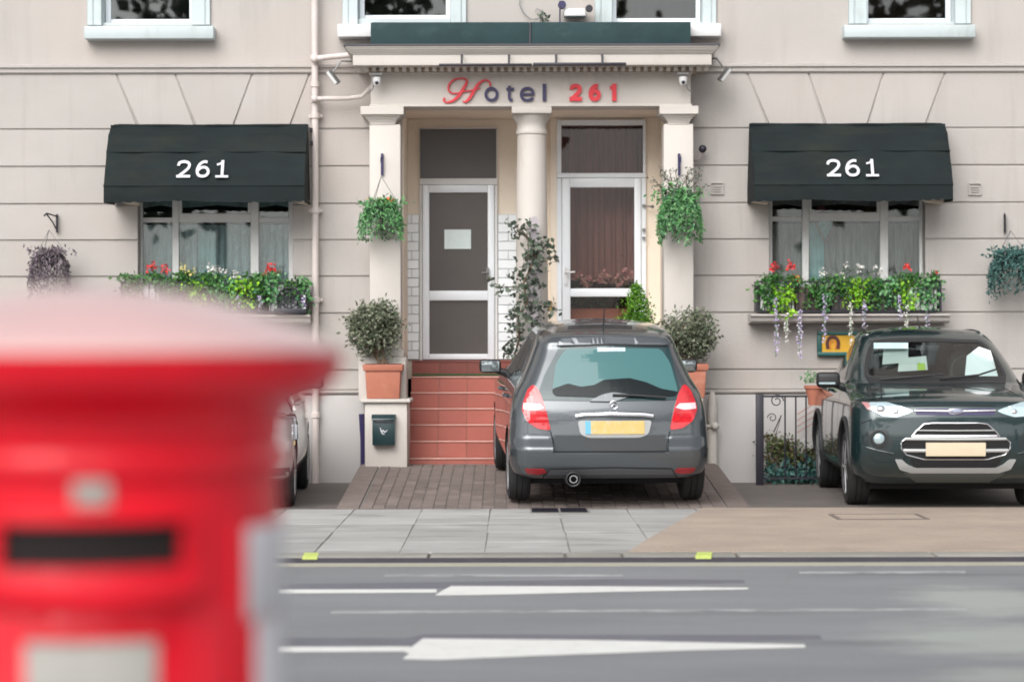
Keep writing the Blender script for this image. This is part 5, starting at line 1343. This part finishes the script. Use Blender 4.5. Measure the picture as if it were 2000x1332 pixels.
put('upper_grille', sh.patch(gp([(1776, 853), (1784, 843), (1800, 829), (1815, 827)]), .003, rnd=.02), M['well'], su)
low = [(1766, 893), (1757, 882), (1755, 866), (1762, 857)]
put('lower_grille', sh.patch(gp([(1800, 897), (1766, 888), (1756, 876), (1756, 864), (1764, 857)]), .003, rnd=.02), M['well'], su)
g = MB()
def ring(pts, r, off):
    p = gp(pts); sh.bar(p+[p[0]], r, off, mb=g)
ring([(1776, 853), (1784, 843), (1800, 829), (1815, 827)], .0055, .008)
ring([(1800, 897), (1766, 888), (1756, 876), (1756, 864), (1764, 857)], .0055, .008)
put('grille_surround', g, M['chrome'], su, smooth=True)
for (a, py, r, m_) in ((1786, 841, .006, 'satin'), (1764, 857.5, .014, 'satin'), (1760, 880, .017, 'satin'), (1781, 851, .008, 'chrome')):
    put('grille_slat', sh.bar([(px_(a), pz_(py)), (0, pz_(py+.5)), (-px_(a), pz_(py))], r, .004), M[m_], su, smooth=True)
put('number_plate', sh.patch([(px_(1803), pz_(889.5)), (px_(1918), pz_(889.5)), (px_(1918), pz_(864.5)), (px_(1803), pz_(864.5))], .026, rnd=.006, depth=.0), M['plate_beige'], su)
put('lower_intake', sh.patch(gp([(1790, 917), (1778, 908), (1773, 897), (1790, 898)]), .010, rnd=.012), M['well'], su)
put('skid_plate', sh.patch([(px_(1744), pz_(897)), (px_(1757), pz_(897)), (px_(1770), pz_(908)), (px_(1782), pz_(913)), (-px_(1782), pz_(913)), (-px_(1770), pz_(908)), (-px_(1757), pz_(897)), (-px_(1744), pz_(897)), (-px_(1754), pz_(916)), (-px_(1776), pz_(923)), (px_(1776), pz_(923)), (px_(1754), pz_(916))], .014, rnd=.012, depth=.02), M['satin'], su)
put('skid_panel', sh.patch([(px_(1762), pz_(923.5)), (px_(1790), pz_(943)), (-px_(1790), pz_(943)), (-px_(1762), pz_(923.5))], .006, rnd=.01), pbr('grey_green_plastic', (.085, .095, .09), .6), su)
put('underbody', MB().box(-.7, .7, .45, 3.5, .16, .27), M['well'], su)
put('antenna', MB().tube([(0, 2.3, 1.60), (0, 2.45, 1.72)], [.008, .004], 6), M['trim'], su)
# ------------------------------------------------------------------ plants
RG = np.random.default_rng(11)
def stem_to(mb, a, b, r0, r1, wob=.03, n=5):
    a, b = np.array(a, float), np.array(b, float)
    pts = [a+(b-a)*t+(RG.normal(0, wob, 3)*math.sin(PI*t)) for t in np.linspace(0, 1, n)]
    mb.tube([tuple(p) for p in pts], [r0+(r1-r0)*t for t in np.linspace(0, 1, n)], 5); return pts
def clumps(c, rad, k, flat=1.0, shell=.55):
    out = []
    while len(out) < k:
        p = RG.normal(size=3); p /= np.linalg.norm(p); r = shell+(1-shell)*RG.uniform()
        out.append(np.array(c)+p*r*np.array(rad)*.88)
    return out
def shrub(root, base, c, rad, k, per, size, mat, stems=5, spread=.14, trunk=.018):
    cl = clumps(c, rad, k); s = MB()
    for i in range(k):
        mid = np.array(base)+(np.array(c)-np.array(base))*RG.uniform(.3, .7)+RG.normal(0, .02, 3)
        if i % 2 == 0: stem_to(s, mid, cl[i], trunk*.35, .003)
    for i in range(stems): stem_to(s, np.array(base)+RG.normal(0, .02, 3)*[1, 1, 0], np.array(c)+RG.normal(0, .3, 3)*np.array(rad), trunk, trunk*.35)
    put('stem', s, M['stem'], root)
    P = np.concatenate([q+RG.normal(0, 1, (per, 3))*np.array(rad)*spread*1.3 for q in cl])
    put('foliage', MB().leaves(P, size, RG, asp=.5), mat, root)
def planter_pot(root, x, y, z0, z1, w0, w1):
    g = MB(); hh = z1-z0; zr = z1-hh*.20
    def fr(wa, za, wb, zb2):
        q = .74; g.add([(x-wa, y-wa*q, za), (x+wa, y-wa*q, za), (x+wa, y+wa*q, za), (x-wa, y+wa*q, za), (x-wb, y-wb*q, zb2), (x+wb, y-wb*q, zb2), (x+wb, y+wb*q, zb2), (x-wb, y+wb*q, zb2)],
              [(0,3,2,1),(4,5,6,7),(0,1,5,4),(1,2,6,5),(2,3,7,6),(3,0,4,7)])
    fr(w0, z0, w1-.02, zr); p = put('pot', g, M['pot'], root, bevel=.010)
    g = MB(); fr(w1, zr+.001, w1+.005, z1); put('rim', g, M['pot'], p, bevel=.008)
    put('soil', MB().box(x-w1+.02, x+w1-.02, y-w1*.6, y+w1*.6, z1, z1+.006), M['soil'], root)
yp = 24.74
zt = Z(711, yp)
t = thing('potted_shrub', (X(749, yp), yp, Z(779, yp)), 'round small leaved shrub in a square terracotta pot on the pedestal left of the steps', 'potted plant')
planter_pot(t, X(749, yp), yp, Z(779, 24.54)+.003, zt, .165, .20)
shrub(t, (X(749, yp), yp, zt), (X(731, yp), yp, Z(642, yp)), (.31, .25, .31), 80, 44, .046, M['l_shrub'], 5, .11)
t = thing('potted_shrub', (X(1350, yp), yp, Z(779, yp)), 'loose small leaved shrub in a terracotta pot behind the right side of the grey hatchback', 'potted plant')
planter_pot(t, X(1343, yp), yp, Z(779, 24.54)+.003, zt, .165, .20)
shrub(t, (X(1343, yp), yp, zt), (X(1347, yp), yp, Z(652, yp)), (.31, .25, .27), 74, 40, .046, M['l_shrub'], 6, .12)
# conifer behind the car
y_ = 25.2; t = thing('dwarf_conifer', (X(1240, y_), y_, .9), 'bright yellow green dwarf conifer showing above the grey hatchback roof', 'potted plant')
planter_pot(t, X(1240, y_), y_, .80, 1.12, .13, .16)
s = MB(); stem_to(s, (X(1240, y_), y_, 1.1), (X(1245, y_), y_, Z(560, y_)), .016, .005, .01); put('stem', s, M['stem'], t)
P = []
for px, py, r in ((1244, 566, .05), (1240, 580, .08), (1252, 590, .09), (1236, 600, .10), (1256, 612, .11), (1240, 618, .10), (1226, 628, .09), (1262, 630, .08), (1218, 636, .07), (1248, 640, .12), (1240, 650, .12)):
    P.append(np.array([X(px, y_), y_, Z(py, y_)])+RG.normal(0, .50, (230, 3))*r)
put('foliage', MB().leaves(np.concatenate(P), .034, RG, droop=-.8, asp=.5), M['l_conifer'], t)
put('pot_stand', MB().box(X(1225, y_), X(1258, y_), 25.06, 25.4, .25, .80), M['plinth'], t)
# climber in front of the middle pillar
y_ = 24.75; t = thing('climbing_shrub', (X(1020, y_), y_, .2), 'tall straggly dark leaved climber growing up in front of the middle pillar', 'climbing plant')
trail = [(1003, 700), (1015, 660), (1012, 620), (1030, 590), (1022, 555), (1038, 520), (1045, 490), (1040, 470), (1010, 450)]
s = MB(); s.tube([(X(a, y_), y_+.05*math.sin(i), Z(b, y_)) for i, (a, b) in enumerate([(1030, 880)]+trail)], .012, 6)
for a, b in (((1040, 475), (1008, 443)), ((1022, 560), (970, 560)), ((1030, 590), (1085, 600)), ((1045, 500), (1078, 505)), ((1012, 640), (995, 690)), ((1030, 525), (1030, 430))):
    stem_to(s, (X(a[0], y_), y_, Z(a[1], y_)), (X(b[0], y_), y_-.05, Z(b[1], y_)), .006, .003, .015)
put('stem', s, M['stem'], t)
P = []
for px, py, r, n in ((1003, 443, 12, 34), (1022, 452, 12, 34), (1034, 436, 9, 22), (1012, 460, 9, 18), (1046, 480, 18, 60), (1062, 484, 14, 44), (1038, 498, 18, 60), (1076, 505, 12, 26), (1050, 520, 16, 44), (1028, 520, 14, 36), (1012, 538, 14, 34), (1030, 550, 18, 44), (1048, 555, 12, 24),
                 (972, 565, 9, 20), (958, 552, 6, 10), (982, 560, 6, 8), (1005, 565, 12, 24), (1025, 575, 16, 36), (1045, 585, 14, 30), (1078, 603, 12, 26), (1060, 598, 10, 18), (1035, 605, 18, 44), (1010, 608, 14, 40), (1000, 612, 9, 20), (1028, 628, 18, 44), (1052, 622, 12, 24), (1005, 642, 14, 36), (1020, 658, 16, 36), (1000, 670, 14, 36), (1012, 690, 12, 34), (995, 690, 9, 24), (1000, 720, 12, 20)):
    n = int(n*.72); P.append(np.array([X(px, y_), y_-.02, Z(py, y_)])+RG.normal(0, 1, (n, 3))*np.array([r*.0032, .06, r*.0032]))
put('foliage', MB().leaves(np.concatenate(P), .062, RG, asp=.66), M['l_dark'], t)
put('support_board', MB().prism_y([(X(1030, 24.8), Z(640, 24.8)), (X(1054, 24.8), Z(640, 24.8)), (X(1054, 24.8), Z(432, 24.8)), (X(1048, 24.8), Z(423, 24.8)), (X(1040, 24.8), Z(424, 24.8)), (X(1034, 24.8), Z(434, 24.8))], 24.79, 24.812), pbr('grey_board', (.42, .38, .40), .8, var=.1), t)
tag(put('brass_plate', MB().box(X(1064, 25), X(1082, 25), 26.15, 26.21, Z(608, 26.15), Z(588, 26.15)), pbr('dull_brass', (.35, .24, .10), .4, metal=.4)), 'small dull brass plate on the porch wall left of the glazed door', 'wall plate')

# hanging baskets
def basket(px, py, d, r, label, mat, size, strands, n_top, leng, rad_top, hook_py, dark=True, spikes=0, fl=None, chain=True, asp=.42):
    c = np.array([X(px, d), d, Z(py, d)]); t = thing('hanging_basket', tuple(c), label, 'hanging basket', 'hanging baskets')
    q = r*.78; g = MB().lathe([(0, -q*.9), (q*.45, -q*.8), (q*.8, -q*.45), (q, -.02), (q*.92, -.02), (q*.7, -q*.35)], tuple(c), 18)
    put('bowl', g, M['black'] if dark else M['l_blue'], t, smooth=True)
    if chain:
        for a in (0, 2.1, 4.2):
            put('chain', MB().tube([(c[0]+r*.95*math.cos(a), c[1]+r*.95*math.sin(a), c[2]), (c[0], c[1], Z(hook_py, d))], .0035, 5), M['steel'], t)
    P = c+np.abs(RG.normal(0, 1, (n_top, 3)))*np.array([0, 0, rad_top*.6])+RG.normal(0, 1, (n_top, 3))*np.array([r*.50, r*.45, .015])
    g = MB().leaves(P, size*1.45, RG, asp=.5)
    pts = []
    for i in range(int(strands*1.15)):
        a = RG.uniform(0, 2*PI); L = leng*RG.uniform(.3, 1.0)**1.3*1.12; o = r*RG.uniform(.7, 1.12)
        for k in range(int(L/.016)):
            q = k*.016; out = o*(1-math.exp(-q*14)); zz = .03*math.exp(-q*10)-q
            pts.append(c+np.array([(r*.55+out*.55)*math.cos(a+q*.6), (r*.55+out*.55)*math.sin(a+q*.6), zz])+RG.normal(0, .009, 3))
    g.leaves(np.array(pts), size*1.2, RG, droop=1.3, asp=asp)
    put('foliage', g, mat, t)
    if spikes:
        s = MB(); P2 = []
        for i in range(spikes):
            a = -1.1+2.2*i/(spikes-1)+RG.normal(0, .08); L = .42*RG.uniform(.6, 1.0); e = c+np.array([math.sin(a)*L, RG.normal(0, .08), math.cos(a)*L*.72+.05])
            pp = stem_to(s, c, e, .006, .003, .015); P2 += [p+RG.normal(0, .018, 3) for p in pp[1:] for _ in range(9)]
        put('stem', s, M['stem'], t); put('upright_leaves', MB().leaves(np.array(P2), .040, RG, asp=.35), M['l_dark'], t)
    if fl:
        P3 = c+np.array([0, 0, .05])+RG.normal(0, 1, (30, 3))*np.array([r*.4, r*.4, .015]); put('flower', MB().leaves(P3, .03, RG, asp=.9), M[fl], t)
    return t
basket(745, 402, 24.68, .20, 'bright green trailing basket hanging on the left porch pillar', M['l_fern'], .034, 120, 420, .34, .05, 345, fl='f_orange')
basket(1328, 392, 24.66, .20, 'bushy basket with upright twigs hanging on the right porch pillar', M['l_fern'], .038, 130, 430, .42, .10, 345, spikes=11)
basket(96, 494, 24.95, .19, 'basket of dusky purple trailers hanging on the wall at the far left', M['l_purple'], .032, 95, 160, .48, .05, 448)
basket(1974, 502, 24.95, .20, 'bluish green trailing basket hanging on the wall at the far right', M['l_blue'], .034, 125, 460, .42, .06, 452)

# window boxes and their plants
def flower_cluster(mb, c, r, n, size=.024):
    mb.leaves(np.array(c)+RG.normal(0, r*.5, (n, 3)), size, RG, asp=.95)
def window_box(px0, px1, d, label):
    t = thing('window_box', (X((px0+px1)/2, d), d, Z(613, 25)), label, 'window box', 'window boxes')
    x0, x1 = X(px0, d), X(px1, d); zb, zt = Z(611, d), Z(550, d)
    n = 5; w = (x1-x0-.04)/n
    for k in range(n):
        put('trough', MB().box(x0+.02+k*w+.01, x0+.02+(k+1)*w-.01, d+.035, d+.20, zb+.02, zb+(zt-zb)*.80), M['plastic_white'] if k in (0, n-1) else pbr('trough_brown', (.10, .07, .06), .7) if k == 1 else M['room'], t, bevel=.01)
        put('trough_rim', MB().box(x0+.02+k*w+.005, x0+.02+(k+1)*w-.005, d+.03, d+.205, zb+(zt-zb)*.80+.001, zb+(zt-zb)*.92), M['plastic_white'], t, bevel=.006)
    g = MB(); g.box(x0, x1, d-.008, d+.006, zt-.018, zt).box(x0, x1, d-.008, d+.006, zb, zb+.018); put('rail', g, M['black'], t)
    g = MB()
    for k in range(int((x1-x0)/.07)+1): g.tube([(x0+k*.07, d, zb), (x0+k*.07, d, zt)], .006, 5)
    g.box(x0-.012, x0+.012, d, d+.25, zb, zt).box(x1-.012, x1+.012, d, d+.25, zb, zt)
    put('bars', g, M['black'], t)
    return t
window_box(238, 598, 24.99, 'black railed window box of white troughs below the left window')
window_box(1480, 1837, 24.99, 'black railed window box of white troughs below the right window')
def plant(px, pytop, w, h, mat, n, size, label, droop=.4, name='trailing_plant', d=25.0, hang=0, fl=None, fcol=None, group='window box plants', flpos=None):
    """plant rooted at the trough top, foliage spilling over the rail"""
    zt = Z(pytop, d); c = np.array([X(px, d), d+.03, zt]); ww = w/188.; hh = h/188.
    t = thing(name, tuple(c), label, 'plant', group)
    n = int(n*1.5); size *= 1.22
    P = np.stack([RG.normal(0, ww*.32, n), RG.uniform(-.10, .08, n), -hh*RG.beta(1.2, 1.5, n)], 1)+c
    P[:, 0] += .02*np.sin(P[:, 2]*40)
    put('foliage', MB().leaves(P, size, RG, droop=droop, asp=.75), mat, t)
    st_ = MB()
    for k in range(3): stem_to(st_, c+np.array([RG.normal(0, ww*.1), .07, -hh*.3-.02]), c+np.array([RG.normal(0, ww*.2), 0, -hh*.1]), .005, .003, .01)
    if flpos:
        for (fx, fy, r, nn) in flpos:
            fm = MB()
            p = np.array([X(fx, d), d+.02, Z(fy, d)]); stem_to(st_, c+np.array([0, .05, -.05]), p, .004, .003, .01); flower_cluster(fm, p, r, nn, .030); put('flower', fm, M[fcol], t)
    put('stem', st_, M['l_ivy'], t)
    return t
B = 'in the right window box'
plant(1497, 545, 34, 62, M['l_ivy'], 240, .038, 'dark ivy clump at the left end of the right window box')
plant(1532, 558, 40, 64, M['l_lime'], 330, .036, 'bright lime trailing plant second from the left in the right window box', .9)
plant(1552, 540, 26, 30, M['l_ivy'], 110, .032, 'orange flowered geranium left of the first mullion of the right window', fcol='f_orange', flpos=[(1556, 545, .05, 40)], name='geranium')
plant(1514, 536, 34, 26, M['l_ivy'], 120, .032, 'red geranium with two blooms at the left end of the right window box', fcol='f_red', flpos=[(1512, 523, .05, 40), (1545, 521, .04, 30)], name='geranium')
plant(1592, 545, 36, 56, M['l_ivy'], 240, .034, 'dark ivy below the hanging ornament of the right window')
plant(1612, 560, 24, 52, M['l_fern'], 170, .032, 'mid green trailing plant spilling under the middle pane of the right window', .8)
plant(1636, 540, 40, 40, M['l_ivy'], 230, .034, 'leafy white flowered plant in the middle of the right window box', fcol='f_white', flpos=[(1605, 532, .04, 18), (1655, 521, .04, 18), (1680, 523, .04, 22), (1716, 528, .06, 22), (1645, 540, .03, 14)], name='daisy_plant')
plant(1676, 545, 44, 60, M['l_lime'], 300, .034, 'bright lime trailing plant in the middle of the right window box', .8)
plant(1704, 545, 34, 60, M['l_ivy'], 260, .036, 'dark ivy under the second mullion of the right window')
plant(1738, 545, 40, 60, M['l_fern'], 280, .036, 'mid green trailing plant right of the second mullion of the right window', .7)
plant(1768, 548, 34, 56, M['l_lime'], 230, .034, 'lime and green trailing plant second from the right in the right window box', .8)
plant(1775, 536, 44, 28, M['l_ivy'], 150, .032, 'red geranium under the right pane of the right window', fcol='f_red', flpos=[(1773, 521, .04, 34)], name='geranium')
plant(1812, 545, 40, 62, M['l_fern'], 330, .036, 'leafy green plant at the right end of the right window box', .6)
plant(1827, 532, 20, 24, M['l_ivy'], 60, .03, 'small dark flowered sprig at the right corner of the right window box', fcol='f_red', flpos=[(1829, 531, .02, 6)], name='geranium')
plant(258, 535, 40, 50, M['l_ivy'], 260, .038, 'dark ivy clump at the left end of the left window box')
plant(305, 532, 44, 30, M['l_ivy'], 170, .032, 'coral geranium under the left pane of the left window', fcol='f_red', flpos=[(297, 521, .05, 34), (322, 526, .05, 26)], name='geranium')
plant(335, 545, 40, 52, M['l_ivy'], 240, .036, 'dark ivy below the first mullion of the left window')
plant(362, 530, 40, 40, M['l_ivy'], 200, .034, 'yellow flowered plant right of the first mullion of the left window', fcol='f_yellow', flpos=[(357, 526, .05, 26), (378, 530, .04, 16)], name='daisy_plant')
plant(385, 545, 40, 55, M['l_lime'], 210, .034, 'lime trailing plant under the middle pane of the left window', .7)
plant(412, 532, 44, 50, M['l_ivy'], 250, .036, 'white flowered plant in the middle of the left window box', fcol='f_white', flpos=[(412, 527, .05, 26), (425, 524, .04, 18), (437, 531, .04, 14), (461, 535, .05, 20)], name='daisy_plant')
plant(440, 545, 44, 62, M['l_fern'], 280, .036, 'mid green trailing plant in the middle of the left window box', .7)
plant(475, 542, 44, 62, M['l_lime'], 260, .034, 'lime trailing plant just left of the second mullion of the left window', .7)
plant(505, 536, 40, 60, M['l_ivy'], 260, .036, 'dark ivy below the second mullion of the left window')
plant(530, 530, 44, 66, M['l_fern'], 300, .036, 'leafy plant with one large red bloom under the right pane of the left window', fcol='f_red', flpos=[(530, 526, .07, 70)], name='geranium')
plant(568, 545, 34, 44, M['l_ivy'], 180, .034, 'green sprays behind the cast iron roundel on the left window box')
plant(592, 540, 22, 72, M['l_fern'], 140, .036, 'thin trailing plant at the right end of the left window box')
def strand(px, py0, py1, mat, label, d=24.93):
    t = thing('flower_strand', (X(px, d), d, Z(py0, d)), label, 'hanging flowers', 'flower strands hanging from the window boxes')
    zs = np.linspace(Z(py0, d), Z(py1, d), 9); pts = [(X(px, d)+RG.normal(0, .006), d+.02*math.sin(i), z) for i, z in enumerate(zs)]
    put('stem', MB().tube(pts, .0025, 5), M['l_fern'], t)
    n = int(abs(py1-py0)*1.1); P = np.array([[X(px, d)+RG.normal(0, .010), d+RG.normal(0, .01), z] for z in RG.uniform(zs[-1], zs[0], n)])
    put('flower', MB().leaves(P, .024, RG, droop=.8, asp=.8), M[mat], t)
for px, a, b, m_, nm in ((1516, 580, 700, 'f_lilac', 'lilac strand farthest left, hanging below the right window box'), (1536, 612, 668, 'f_white', 'short cream strand second from the left below the right window box'), (1563, 605, 705, 'f_lilac', 'long lilac strand under the orange geranium of the right window box'),
                         (1610, 575, 670, 'f_lilac', 'lilac strand hanging over the yellow sign'), (1662, 590, 680, 'f_white', 'cream strand hanging beside the left end of the black car roof'), (1688, 585, 640, 'f_lilac', 'lilac strand hanging over the left part of the black car roof'),
                         (1757, 580, 625, 'f_lilac', 'short lilac strand under the right mullion of the right window'), (1771, 600, 640, 'f_white', 'cream strand hanging over the middle of the black car roof'), (1810, 600, 640, 'f_lilac', 'lilac strand farthest right below the right window box'),
                         (508, 575, 605, 'f_lilac', 'pale strand in front of the left window box near the iron roundel'), (465, 575, 600, 'f_lilac', 'pale strand in the middle of the left window box'), (593, 575, 612, 'f_lilac', 'pale strand at the right end of the left window box')):
    strand(px, a, b, m_, nm)
# cast iron roundel on the left sill
c = (X(565, 24.93), 24.95, Z(585, 24.93))
t = thing('iron_roundel', (c[0], c[1], Z(610, 24.93)), 'black cast iron roundel standing on the right end of the left window sill', 'ornament')
g = MB()
for rr in (.125, .085, .045): g.tube([(c[0]+rr*math.cos(a), c[1], c[2]+rr*math.sin(a)) for a in np.linspace(0, 2*PI, 30)], .011 if rr > .1 else .007, 6)
for k in range(10):
    a = 2*PI*k/10; g.tube([(c[0]+.02*math.cos(a), c[1], c[2]+.02*math.sin(a)), (c[0]+.12*math.cos(a), c[1], c[2]+.12*math.sin(a))], .006, 5)
put('ring', g, M['black'], t); put('foot', MB().box(c[0]-.16, c[0]+.16, c[1]-.03, c[1]+.03, Z(612, 24.93)-.0, Z(602, 24.93)), M['black'], t, bevel=.006)
put('leg', MB().box(c[0]-.10, c[0]-.08, c[1]-.02, c[1]+.02, Z(602, 24.93), c[2]-.08).box(c[0]+.08, c[0]+.10, c[1]-.02, c[1]+.02, Z(602, 24.93), c[2]-.08), M['black'], t)
# little ornament hanging in the right window
d = 25.50; t = thing('window_ornament', (X(1610, d), d+.05, Z(470, d)), 'small pink and pale green pendant ornament hanging inside the right window', 'ornament')
put('pendant', MB().prism_y([(X(1598, d), Z(432, d)), (X(1630, d), Z(432, d)), (X(1622, d), Z(452, d)), (X(1613, d), Z(468, d)), (X(1605, d), Z(452, d))], d+.04, d+.05), pbr('pale_green_fabric', (.45, .58, .55), .8, var=.35, vscale=30), t)
g = MB(); 
for a, b in (((1594, 436), (1612, 474)), ((1633, 436), (1616, 474))): g.tube([(X(a[0], d), d+.035, Z(a[1], d)), (X(b[0], d), d+.035, Z(b[1], d))], .009, 6)
put('tassel', g, M['f_pink'], t)
put('shade', MB().lathe([(.02, .06), (.075, .0), (.08, -.02)], (X(1607, d), d+.12, Z(412, d)), 16), pbr('coral_shade', (.50, .14, .13), .7), t)
# small pot hanging on the railing and basement greenery
d = 24.68; t = thing('hanging_pot', (X(1590, d), d, Z(792, d)), 'small terracotta pot with a wispy green plant on the railing beside the black car', 'potted plant')
g = MB().lathe([(.055, -.20), (.062, -.12), (.085, -.04), (.085, -.035), (.098, -.03), (.10, .0), (.09, .0), (.08, -.03)], (X(1589, d), d, Z(754, d)), 24)
put('pot', g, M['pot'], t, smooth=True)
P = np.array([X(1586, d), d, Z(750, d)])+np.abs(RG.normal(0, 1, (90, 3)))*[0, 0, .05]+RG.normal(0, 1, (90, 3))*[.045, .04, .01]
put('foliage', MB().leaves(P, .05, RG, droop=-1.2, asp=.22), M['l_fern'], t)
t = thing('area_shrub', (X(1535, 25.1), 25.1, 0), 'untidy olive and reddish shrub behind the iron railing', 'shrub')
P = np.concatenate([np.array([X(px, 25.1), 25.15, Z(py, 25.1)])+RG.normal(0, 1, (n, 3))*[.07, .10, .05] for px, py, n in ((1508, 862, 130), (1530, 868, 150), (1550, 880, 150), (1520, 885, 150), (1505, 895, 120), (1568, 885, 120), (1575, 895, 80), (1540, 898, 140), (1590, 900, 100), (1560, 905, 100))])
put('foliage', MB().leaves(P, .045, RG, asp=.5), M['l_basement'], t)
s = MB(); [stem_to(s, (X(1535, 25.1), 25.1, .05), (X(px, 25.1), 25.1, Z(py, 25.1)), .01, .004) for px, py in ((1508, 865), (1550, 870), (1575, 890), (1525, 880))]; stem_to(s, (X(1505, 25), 25.0, .3), (X(1526, 25), 25.0, Z(812, 25)), .005, .003, .01); put('stem', s, M['stem'], t)
t = thing('dark_groundcover', (X(1530, 25.0), 25.0, 0), 'low dark green leaves at the foot of the railing', 'shrub')
P = np.stack([RG.uniform(X(1496, 25), X(1640, 25), 700), RG.uniform(24.85, 25.2, 700), np.abs(RG.normal(0, .10, 700))+.02], 1)
put('foliage', MB().leaves(P, .06, RG, asp=.7), M['l_blue'], t)

# ------------------------------------------------------------------ pillar box
CX, CY = X(185, 3.09), 3.09
pb = thing('pillar_box', (CX, CY, 0), 'big bright red pillar box in the near left corner, out of focus', 'post box')
prof = [(0, 1.547), (.05, 1.546), (.10, 1.541), (.15, 1.532), (.20, 1.518), (.25, 1.500), (.285, 1.486), (.306, 1.476), (.315, 1.471), (.318, 1.467), (.317, 1.463)]
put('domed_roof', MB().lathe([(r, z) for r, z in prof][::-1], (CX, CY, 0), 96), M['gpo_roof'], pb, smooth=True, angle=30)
rim = [(.317, 1.463), (.315, 1.445), (.309, 1.428), (.295, 1.415), (.276, 1.405), (.262, 1.400), (.250, 1.392), (.243, 1.380), (.240, 1.360), (.238, 1.345)]
put('cornice', MB().lathe(rim[::-1], (CX, CY, 0), 144, mod=lambda r, h, a: r-(.0035 if (int(a/(2*PI)*144) % 3 == 0 and 1.423 < h < 1.45) else 0)), M['gpo'], pb, smooth=True, angle=30)
put('neck_ring', MB().lathe([(.237, 1.310), (.243, 1.314), (.247, 1.325), (.247, 1.335), (.243, 1.344), (.237, 1.346)], (CX, CY, 0), 96), M['gpo'], pb, smooth=True)
put('barrel', MB().lathe([(.262, 0), (.262, .14), (.258, .16), (.243, .175), (.236, .20), (.2355, 1.312)], (CX, CY, 0), 96), M['gpo'], pb, smooth=True, angle=30)
def cyl(a0, a1, z0, z1, r0, r1, n=28, zf=None):
    """curved slab on the barrel; angle from the camera side, positive to the right"""
    g = MB()
    for i in range(n+1):
        a = math.radians(8.8+a0+(a1-a0)*i/n); dz = zf(i/n) if zf else 0
        for (r, z) in ((r0, z0+dz), (r1, z0+dz), (r1, z1), (r0, z1)): g.v.append((CX+r*math.sin(a), CY-r*math.cos(a), z))
    for i in range(n):
        for k in range(4): g.f.append((4*i+k, 4*i+(k+1) % 4, 4*i+4+(k+1) % 4, 4*i+4+k))
    g.f.append((3, 2, 1, 0)); g.f.append((4*n, 4*n+1, 4*n+2, 4*n+3)); return g
put('aperture', cyl(-26, 26, 1.206, 1.262, .230, .2375), M['gpo_dark'], pb)
put('aperture_hood', cyl(-29, 29, 1.262, 1.273, .232, .252), M['gpo'], pb, bevel=.003)
put('aperture_lip', cyl(-30, 30, 1.172, 1.209, .232, .262, zf=lambda t: -.014*math.sin(PI*t)), M['gpo'], pb, bevel=.006)
put('aperture_jamb', cyl(26, 29, 1.206, 1.264, .232, .248, 4), M['gpo'], pb); put('aperture_jamb', cyl(-29, -26, 1.206, 1.264, .232, .248, 4), M['gpo'], pb)
put('tab_holder', cyl(-5.3, 5.3, 1.282, 1.326, .234, .2415, 8), M['tin'], pb, bevel=.002)
dr_ = put('door', cyl(-42, 42, .30, 1.158, .232, .241), M['gpo'], pb, bevel=.003)
put('door_edge', cyl(46, 49, .26, 1.26, .232, .240, 4), M['gpo'], pb, bevel=.002); put('door_edge', cyl(-49, -46, .26, 1.26, .232, .240, 4), M['gpo'], pb, bevel=.002)
put('collection_plate', cyl(-19, 18.5, .86, 1.123, .236, .2445, 16), M['tin'], pb, bevel=.003)
put('plate_frame', cyl(-21, 20.5, 1.126, 1.140, .236, .249, 16), M['gpo'], pb, bevel=.003)
put('side_plate', cyl(52, 104, 1.135, 1.249, .234, .2405, 16), M['tin2'], pb, bevel=.002); put('side_plate', cyl(57, 104, .20, 1.132, .234, .2395, 16), M['tin2'], pb, bevel=.002)

# ------------------------------------------------------------------ trees across the street, seen only as reflections in glass and paint
P = []
for k in range(9):
    cx_ = -30+k*7.4+RG.normal(0, 1); h = RG.uniform(8, 12)
    for q in clumps((cx_, -14+RG.normal(0, 2), h), (3.8, 2.5, 4.4), 34): P.append(q+RG.normal(0, .55, (70, 3)))
tag(put('far_trees', MB().leaves(np.concatenate(P), .45, RG, asp=.8), M['l_shrub']), 'leafy street trees on the camera side of the road', kind='stuff')
s = MB()
for k in range(9): s.tube([(-30+k*7.4, -14, 0), (-30+k*7.4, -14, 6)], [.22, .12], 8)
tag(put('far_trunks', s, M['stem']), 'trunks of the street trees on the camera side of the road', kind='stuff')
